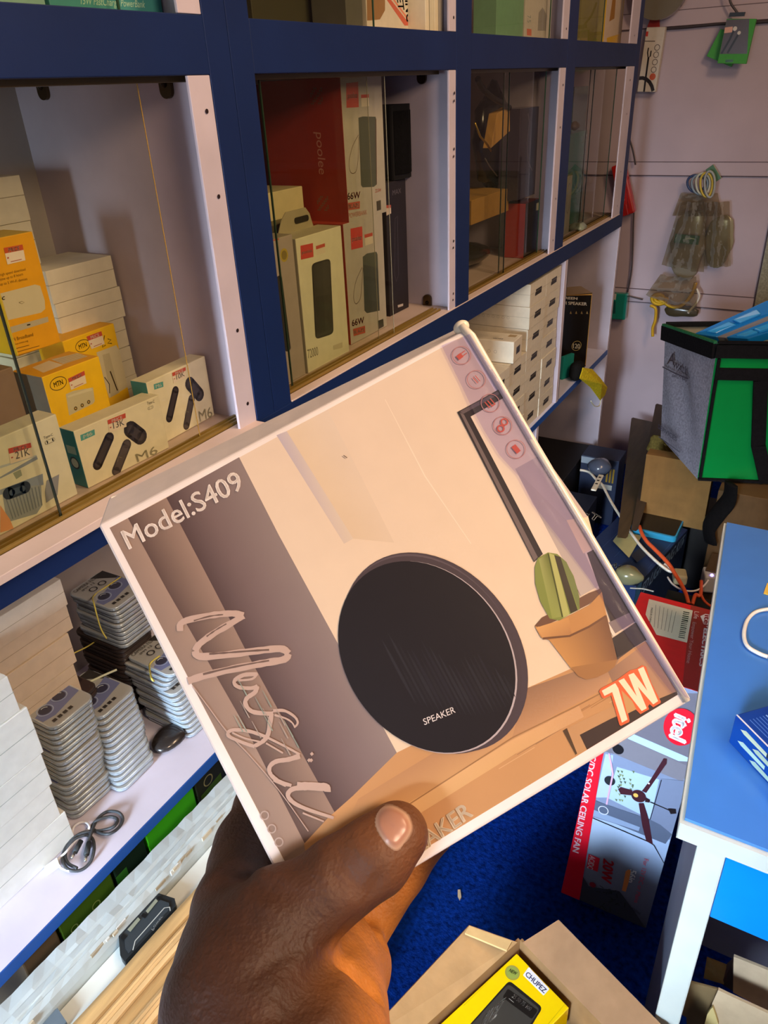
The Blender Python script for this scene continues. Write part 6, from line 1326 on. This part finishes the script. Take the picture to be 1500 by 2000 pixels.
for L in ([(830, 890), (900, 810), (915, 825), (850, 905)], [(950, 770), (1015, 690), (1030, 705), (965, 785)]): a.fill(z(L), '#8a9180')
a.text('Power', *z([(985, 890), (1055, 800), (1000, 900)]), '#7d8487'); a.build('top_print', parent=o)
# small grey-blue thing at the bottom
P = [onz(Z(-.90), p) for p in z([(300, 1500), (380, 1410), (440, 1500)])] 
g = G(); g.prism([(p[0], p[1]) for p in P] + [(P[2][0], P[2][1] - .03), (P[0][0], P[0][1] - .03)], Z(-.904), Z(-.895), '#5f6f7c', 'gloss'); g.build('card_pack', label='corner of a grey-blue flat pack at the bottom edge', cat='pack')
xs = [-.548, -.529, -.511, -.492, -.472, -.450, -.425, -.40, -.37]; tn = ['#c2a06c', '#cfae7b', '#b8935f', '#cba875', '#bd9a66', '#c9a873', '#b38f5c', '#c4a06c']
for k in range(5):
    x0, x1 = xs[k] + .0006, xs[k + 1] - .0006; n = 8; zt = Z(-.885) - .004 * (k % 3) - .004 * (k > 4)
    prof = [(x0, .001), (x1, .001)] + [(x1 + (x0 - x1) * i / n, zt - .004 + .004 * math.sin(math.pi * i / n) - (.003 if i in (3, 5) and k % 2 else 0)) for i in range(n + 1)]
    m_ = len(prof); V = []; ny = 24
    for j in range(ny + 1):
        y = YA + (YB - YA) * j / ny
        for x, zz in prof: V.append((x + (y - .37) * .05 + .0006 * math.sin(j * 1.7 + k), y, zz))
    g = G(); g.add(V, [(j * m_ + i, (j + 1) * m_ + i, (j + 1) * m_ + (i + 1) % m_, j * m_ + (i + 1) % m_) for j in range(ny) for i in range(m_)] + [tuple(range(m_)), tuple(ny * m_ + i for i in range(m_))[::-1]], tn[k], 'wood', False)
    g.build('wooden_plank', label='tan wooden plank on edge in the lower left, %s from the white panel' % ['first', 'second', 'third', 'fourth', 'fifth', 'sixth', 'seventh', 'eighth'][k], cat='plank', group='tan planks stacked on edge')
# ------------------------------------------------------------------ the left hand that holds the box
def at(u, v, dist): return np.array(EYE + ray(u, v) * dist)
pn = (HM.to_3x3() @ Vector((0, -1, 0)))
def onbox(u, v, r, k=.97):                            # centre of a limb of radius r resting on the printed face
    d = ray(u, v); t = (HO - EYE).dot(pn) / d.dot(pn); return np.array(EYE + d * t + pn * r * k)
def behind(u, v, r, gap=0.0):                         # the same behind the back face
    d = ray(u, v); q = HO - pn * HD; t = (q - EYE).dot(pn) / d.dot(pn); return np.array(EYE + d * t - pn * (r + gap))
body = [  # thumb, thenar, palm, wrist (chain of balls: centre, radius)
    [(onbox(772, 1612, .0098), .0098), (onbox(728, 1652, .0112), .0112), (onbox(664, 1692, .0117, 1.0), .0117), (onbox(608, 1738, .0123, 1.03), .0123), (at(550, 1798, .2565), .0150), (at(515, 1875, .259), .0195), (at(490, 1960, .258), .0235), (at(520, 2080, .255), .0270)],
    [(at(478, 1700, .300), .0130), (at(470, 1780, .285), .0155), (at(478, 1870, .273), .0200), (at(500, 1980, .265), .0240), (at(530, 2100, .262), .0270)],
    [(at(480, 1650, .312), .0120), (at(560, 1780, .305), .0170), (at(600, 1880, .290), .0190), (at(612, 1990, .275), .0200), (at(590, 2110, .268), .0260)],
    [(at(672, 1838, .322), .0140), (at(670, 1885, .303), .0158), (at(640, 1975, .284), .0175), (at(600, 2110, .270), .0250)],
    [(at(560, 2100, .263), .0290), (at(590, 2330, .270), .0300), (at(640, 2700, .290), .0330)],
]
fingers = [
    [(at(478, 1700, .302), .0128), (behind(508, 1590, .0112), .0112), (behind(560, 1480, .0100), .0100), (behind(610, 1410, .0088), .0086)],
    [(at(600, 1800, .318), .0135), (behind(650, 1650, .0115), .0115), (behind(720, 1520, .0102), .0102), (behind(760, 1440, .0088), .0086)],
    [(at(655, 1830, .322), .0125), (behind(735, 1690, .0112), .0112), (behind(800, 1570, .0100), .0100), (behind(850, 1500, .0085), .0084)],
    [(at(700, 1812, .326), .0118), (behind(783, 1716, .0102, .001), .0104), (behind(846, 1630, .0092), .0092), (behind(900, 1565, .0080), .0078)],
]
STEP = 0.00135
allp = np.array([c for ch in body[:4] + fingers for c, r in ch] + [body[4][0][0], body[4][1][0], body[4][2][0]]); 
lo = allp.min(0) - .034; hi = allp.max(0) + .034
nx, ny_, nz = [int((hi[i] - lo[i]) / STEP) + 2 for i in range(3)]
gx, gy, gz = np.meshgrid(*[lo[i] + STEP * np.arange(n) for i, n in enumerate((nx, ny_, nz))], indexing='ij')
def cap_d(X, a, ra, b, rb):
    ab = b - a; L2 = (ab ** 2).sum(); t = ((X[0] - a[0]) * ab[0] + (X[1] - a[1]) * ab[1] + (X[2] - a[2]) * ab[2]) / L2; t = np.clip(t, 0, 1)
    return np.sqrt((X[0] - a[0] - ab[0] * t) ** 2 + (X[1] - a[1] - ab[1] * t) ** 2 + (X[2] - a[2] - ab[2] * t) ** 2) - (ra + (rb - ra) * t)
def smin(a, b, k):
    h = np.clip(0.5 + 0.5 * (b - a) / k, 0, 1); return b + (a - b) * h - k * h * (1 - h)
creases = [((640, 1690), (672, 1745), .0018, .0010, 'f'), ((652, 1668), (700, 1742), .0018, .0011, 'f'), ((690, 1840), (640, 1882), .0018, .0008, 'w'), ((640, 1882), (556, 1908), .0018, .0008, 'w'), ((678, 1866), (636, 1912), .0018, .0008, 'w'), ((636, 1912), (540, 1948), .0018, .0008, 'w'), ((655, 1905), (612, 1950), .0018, .0008, 'w'), ((612, 1950), (515, 1990), .0018, .0008, 'w'), ((640, 1945), (585, 1995), .0018, .0008, 'w'), ((600, 1840), (520, 1880), .0018, .0006, 'w'), ((570, 1860), (490, 1905), .0018, .0006, 'w'), ((742, 1712), (722, 1748), .0016, .0007, 'f'), ((655, 1655), (700, 1735), .0014, .0008, 'f'), ((672, 1650), (722, 1728), .0012, .0007, 'f'), ((662, 1700), (716, 1752), .0012, .0006, 'f'),
           ((440, 1700), (560, 1748), .003, .0012, 'w'), ((470, 1712), (520, 1735), .002, .0008, 'w'), ((722, 1790), (754, 1836), .0026, .0060, 'p'), ((668, 1872), (732, 1934), .0026, .0060, 'p'), ((640, 1870), (560, 1990), .003, .0022, 'p'), ((646, 1856), (690, 1800), .002, .002, 'p')]
cr3 = []
def hand_sdf(X):
    d = None
    for ch in body:
        e = None
        for (a, ra), (b, rb) in zip(ch[:-1], ch[1:]):
            c = cap_d(X, a, ra, b, rb); e = c if e is None else smin(e, c, .004)
        d = e if d is None else smin(d, e, .0075)
    fs = None
    for ch in fingers:
        e = None
        for (a, ra), (b, rb) in zip(ch[:-1], ch[1:]):
            c = cap_d(X, a, ra, b, rb); e = c if e is None else smin(e, c, .003)
        fs = e if fs is None else smin(fs, e, .0012)
    d = smin(d, fs, .003)
    for a, b, w_, dp in cr3:
        c = cap_d(X, a, 0.0, b, 0.0); d = d + dp * np.exp(-(c / w_) ** 2)
    # fine folds of the skin at the thumb base
    return d
def march(u, v, d0=.2, d1=.40, n=220):
    dr = np.array(ray(u, v)); e = np.array(EYE); ts = np.linspace(d0, d1, n); P = e[:, None] + dr[:, None] * ts
    s = hand_sdf(P); k = np.argmax(s < 0)
    if s[k] >= 0: return None
    if k == 0: return P[:, 0]
    f = s[k - 1] / (s[k - 1] - s[k]); return P[:, k - 1] + (P[:, k] - P[:, k - 1]) * f
tmpc = []
for a, b, w_, dp, _ in creases:
    pts = [march(a[0] + (b[0] - a[0]) * t, a[1] + (b[1] - a[1]) * t) for t in (0, .25, .5, .75, 1)]
    pts = [p for p in pts if p is not None]
    tmpc += [(p, q, w_, dp) for p, q in zip(pts[:-1], pts[1:]) if np.linalg.norm(p - q) < .02]
cr3 = tmpc
S = hand_sdf((gx, gy, gz)).astype(np.float32)
S[:, :, 0] = np.maximum(S[:, :, 0], .001); S[0] = np.maximum(S[0], .001); S[-1] = np.maximum(S[-1], .001); S[:, 0] = np.maximum(S[:, 0], .001); S[:, -1] = np.maximum(S[:, -1], .001); S[:, :, -1] = np.maximum(S[:, :, -1], .001)
def surface_nets(S):
    ins = S < 0
    acc = np.zeros(tuple(np.array(S.shape) - 1) + (3,), np.float32); cnt = np.zeros(acc.shape[:3], np.float32)
    sh = [0, 0, 0]
    for ax in range(3):
        o1, o2 = [i for i in range(3) if i != ax]
        for i in (0, 1):
            for j in (0, 1):
                sl0 = [slice(0, -1)] * 3; sl0[o1] = slice(i, S.shape[o1] - 1 + i); sl0[o2] = slice(j, S.shape[o2] - 1 + j)
                sl1 = list(sl0); sl0[ax] = slice(0, -1); sl1[ax] = slice(1, None)
                A, B = S[tuple(sl0)], S[tuple(sl1)]; x = (A < 0) != (B < 0)
                t = np.where(x, A / np.where(x, A - B, 1), 0)
                p = np.zeros(A.shape + (3,), np.float32); p[..., ax] = t; p[..., o1] = i; p[..., o2] = j
                acc += p * x[..., None]; cnt += x
    act = cnt > 0; idx = -np.ones(act.shape, np.int64); idx[act] = np.arange(act.sum())
    cells = np.argwhere(act); V = cells + acc[act] / cnt[act][:, None]
    F = []
    for ax in range(3):
        o1, o2 = [(1, 2), (2, 0), (0, 1)][ax]
        sa = [slice(1, -1)] * 3; sa[ax] = slice(0, -1); sb = [slice(1, -1)] * 3; sb[ax] = slice(1, None)
        A, B = ins[tuple(sa)], ins[tuple(sb)]
        for up in (True, False):
            E = np.argwhere((A & ~B) if up else (~A & B)); E = E + 1; E[:, ax] -= 1
            def off(d1, d2): q = E.copy(); q[:, o1] -= d1; q[:, o2] -= d2; return idx[q[:, 0], q[:, 1], q[:, 2]]
            q = np.stack([off(1, 1), off(0, 1), off(0, 0), off(1, 0)], 1)
            F.append(q if up else q[:, ::-1])
    return V, np.concatenate(F)
V, F = surface_nets(S)
W3 = V * STEP + lo
# colour: dark back of the hand, paler palm and undersides of the fingers
pal = np.full(len(W3), 9.0)
for (p, r) in [(at(692, 1905, .295), .018), (at(690, 1975, .268), .018), (at(700, 1840, .318), .016), (at(690, 2080, .262), .02), (at(722, 1850, .325), .012), (behind(800, 1780, .02), .008), (behind(700, 1700, .004), .02)]:
    pal = np.minimum(pal, np.linalg.norm(W3 - p, axis=1) - r)
f = 1 / (1 + np.exp((pal - .003) / .0028))
dark = np.array(C('#412619')); lite = np.array(C('#b8742f')); warm = np.array(C('#7a4a28'))
tt = np.exp(-(np.linalg.norm(W3 - at(765, 1620, .255), axis=1) / .022) ** 2)
base = dark[None] * (1 - f[:, None]) + lite[None] * f[:, None]; base = base * (1 - .8 * tt[:, None]) + warm[None] * .8 * tt[:, None]
me = bpy.data.meshes.new('hand'); me.from_pydata([tuple(p) for p in W3], [], [tuple(int(i) for i in q) for q in F])
me.materials.append(mat('skin')); me.polygons.foreach_set('use_smooth', [True] * len(me.polygons))
ca = me.color_attributes.new('Col', 'FLOAT_COLOR', 'POINT'); ca.data.foreach_set('color', np.concatenate([base, np.ones((len(base), 1))], 1).ravel().tolist())
me.update(); hand = bpy.data.objects.new('hand', me); COL.objects.link(hand)
sm = hand.modifiers.new('smooth', 'SMOOTH'); sm.factor = .5; sm.iterations = 2
tag(hand, "dark-skinned left hand gripping the speaker carton from below, thumb across its front", 'hand')
# thumb nail
zn = [(350 + x / 2.5, 1500 + y / 2.5) for x, y in [(1000, 176), (1045, 176), (1110, 212), (1140, 262), (1143, 310), (1115, 362), (1072, 410), (1035, 402), (990, 355), (952, 285), (952, 225), (972, 190)]]
cxn = sum(p[0] for p in zn) / 12; cyn = sum(p[1] for p in zn) / 12
ringN = [tuple(p)[:2] for p in smooth_pts([(*p, 0) for p in zn + [zn[0]]], 3)][:-1]
V = []; CC = []; K_ = 7; nr = len(ringN); ok = True
for j in range(1, K_ + 1):
    for (u_, v_) in ringN:
        t = j / K_; p = march(cxn + (u_ - cxn) * t, cyn + (v_ - cyn) * t)
        if p is None: p = onbox(u_, v_, .012)
        d = np.array(EYE) - p; d /= np.linalg.norm(d); V.append(tuple(p + d * (.0007 + .0006 * (1 - t * t) - (.0008 if j >= K_ - 1 else 0))))
        CC.append('#a87862' if j < K_ - 1 else '#b8937a' if j == K_ - 1 else '#5f3a22')
c = march(cxn, cyn); d = np.array(EYE) - c; d /= np.linalg.norm(d); V.append(tuple(c + d * .0013)); CC.append('#a47460')
g = G(); F_ = [(len(V) - 1, k, (k + 1) % nr) for k in range(nr)] + [(j * nr + k, (j + 1) * nr + k, (j + 1) * nr + (k + 1) % nr, j * nr + (k + 1) % nr) for j in range(K_ - 1) for k in range(nr)]
g.add(V, F_, [[CC[i] for i in f_] for f_ in F_], 'print', True); g.build('thumbnail', parent=hand)
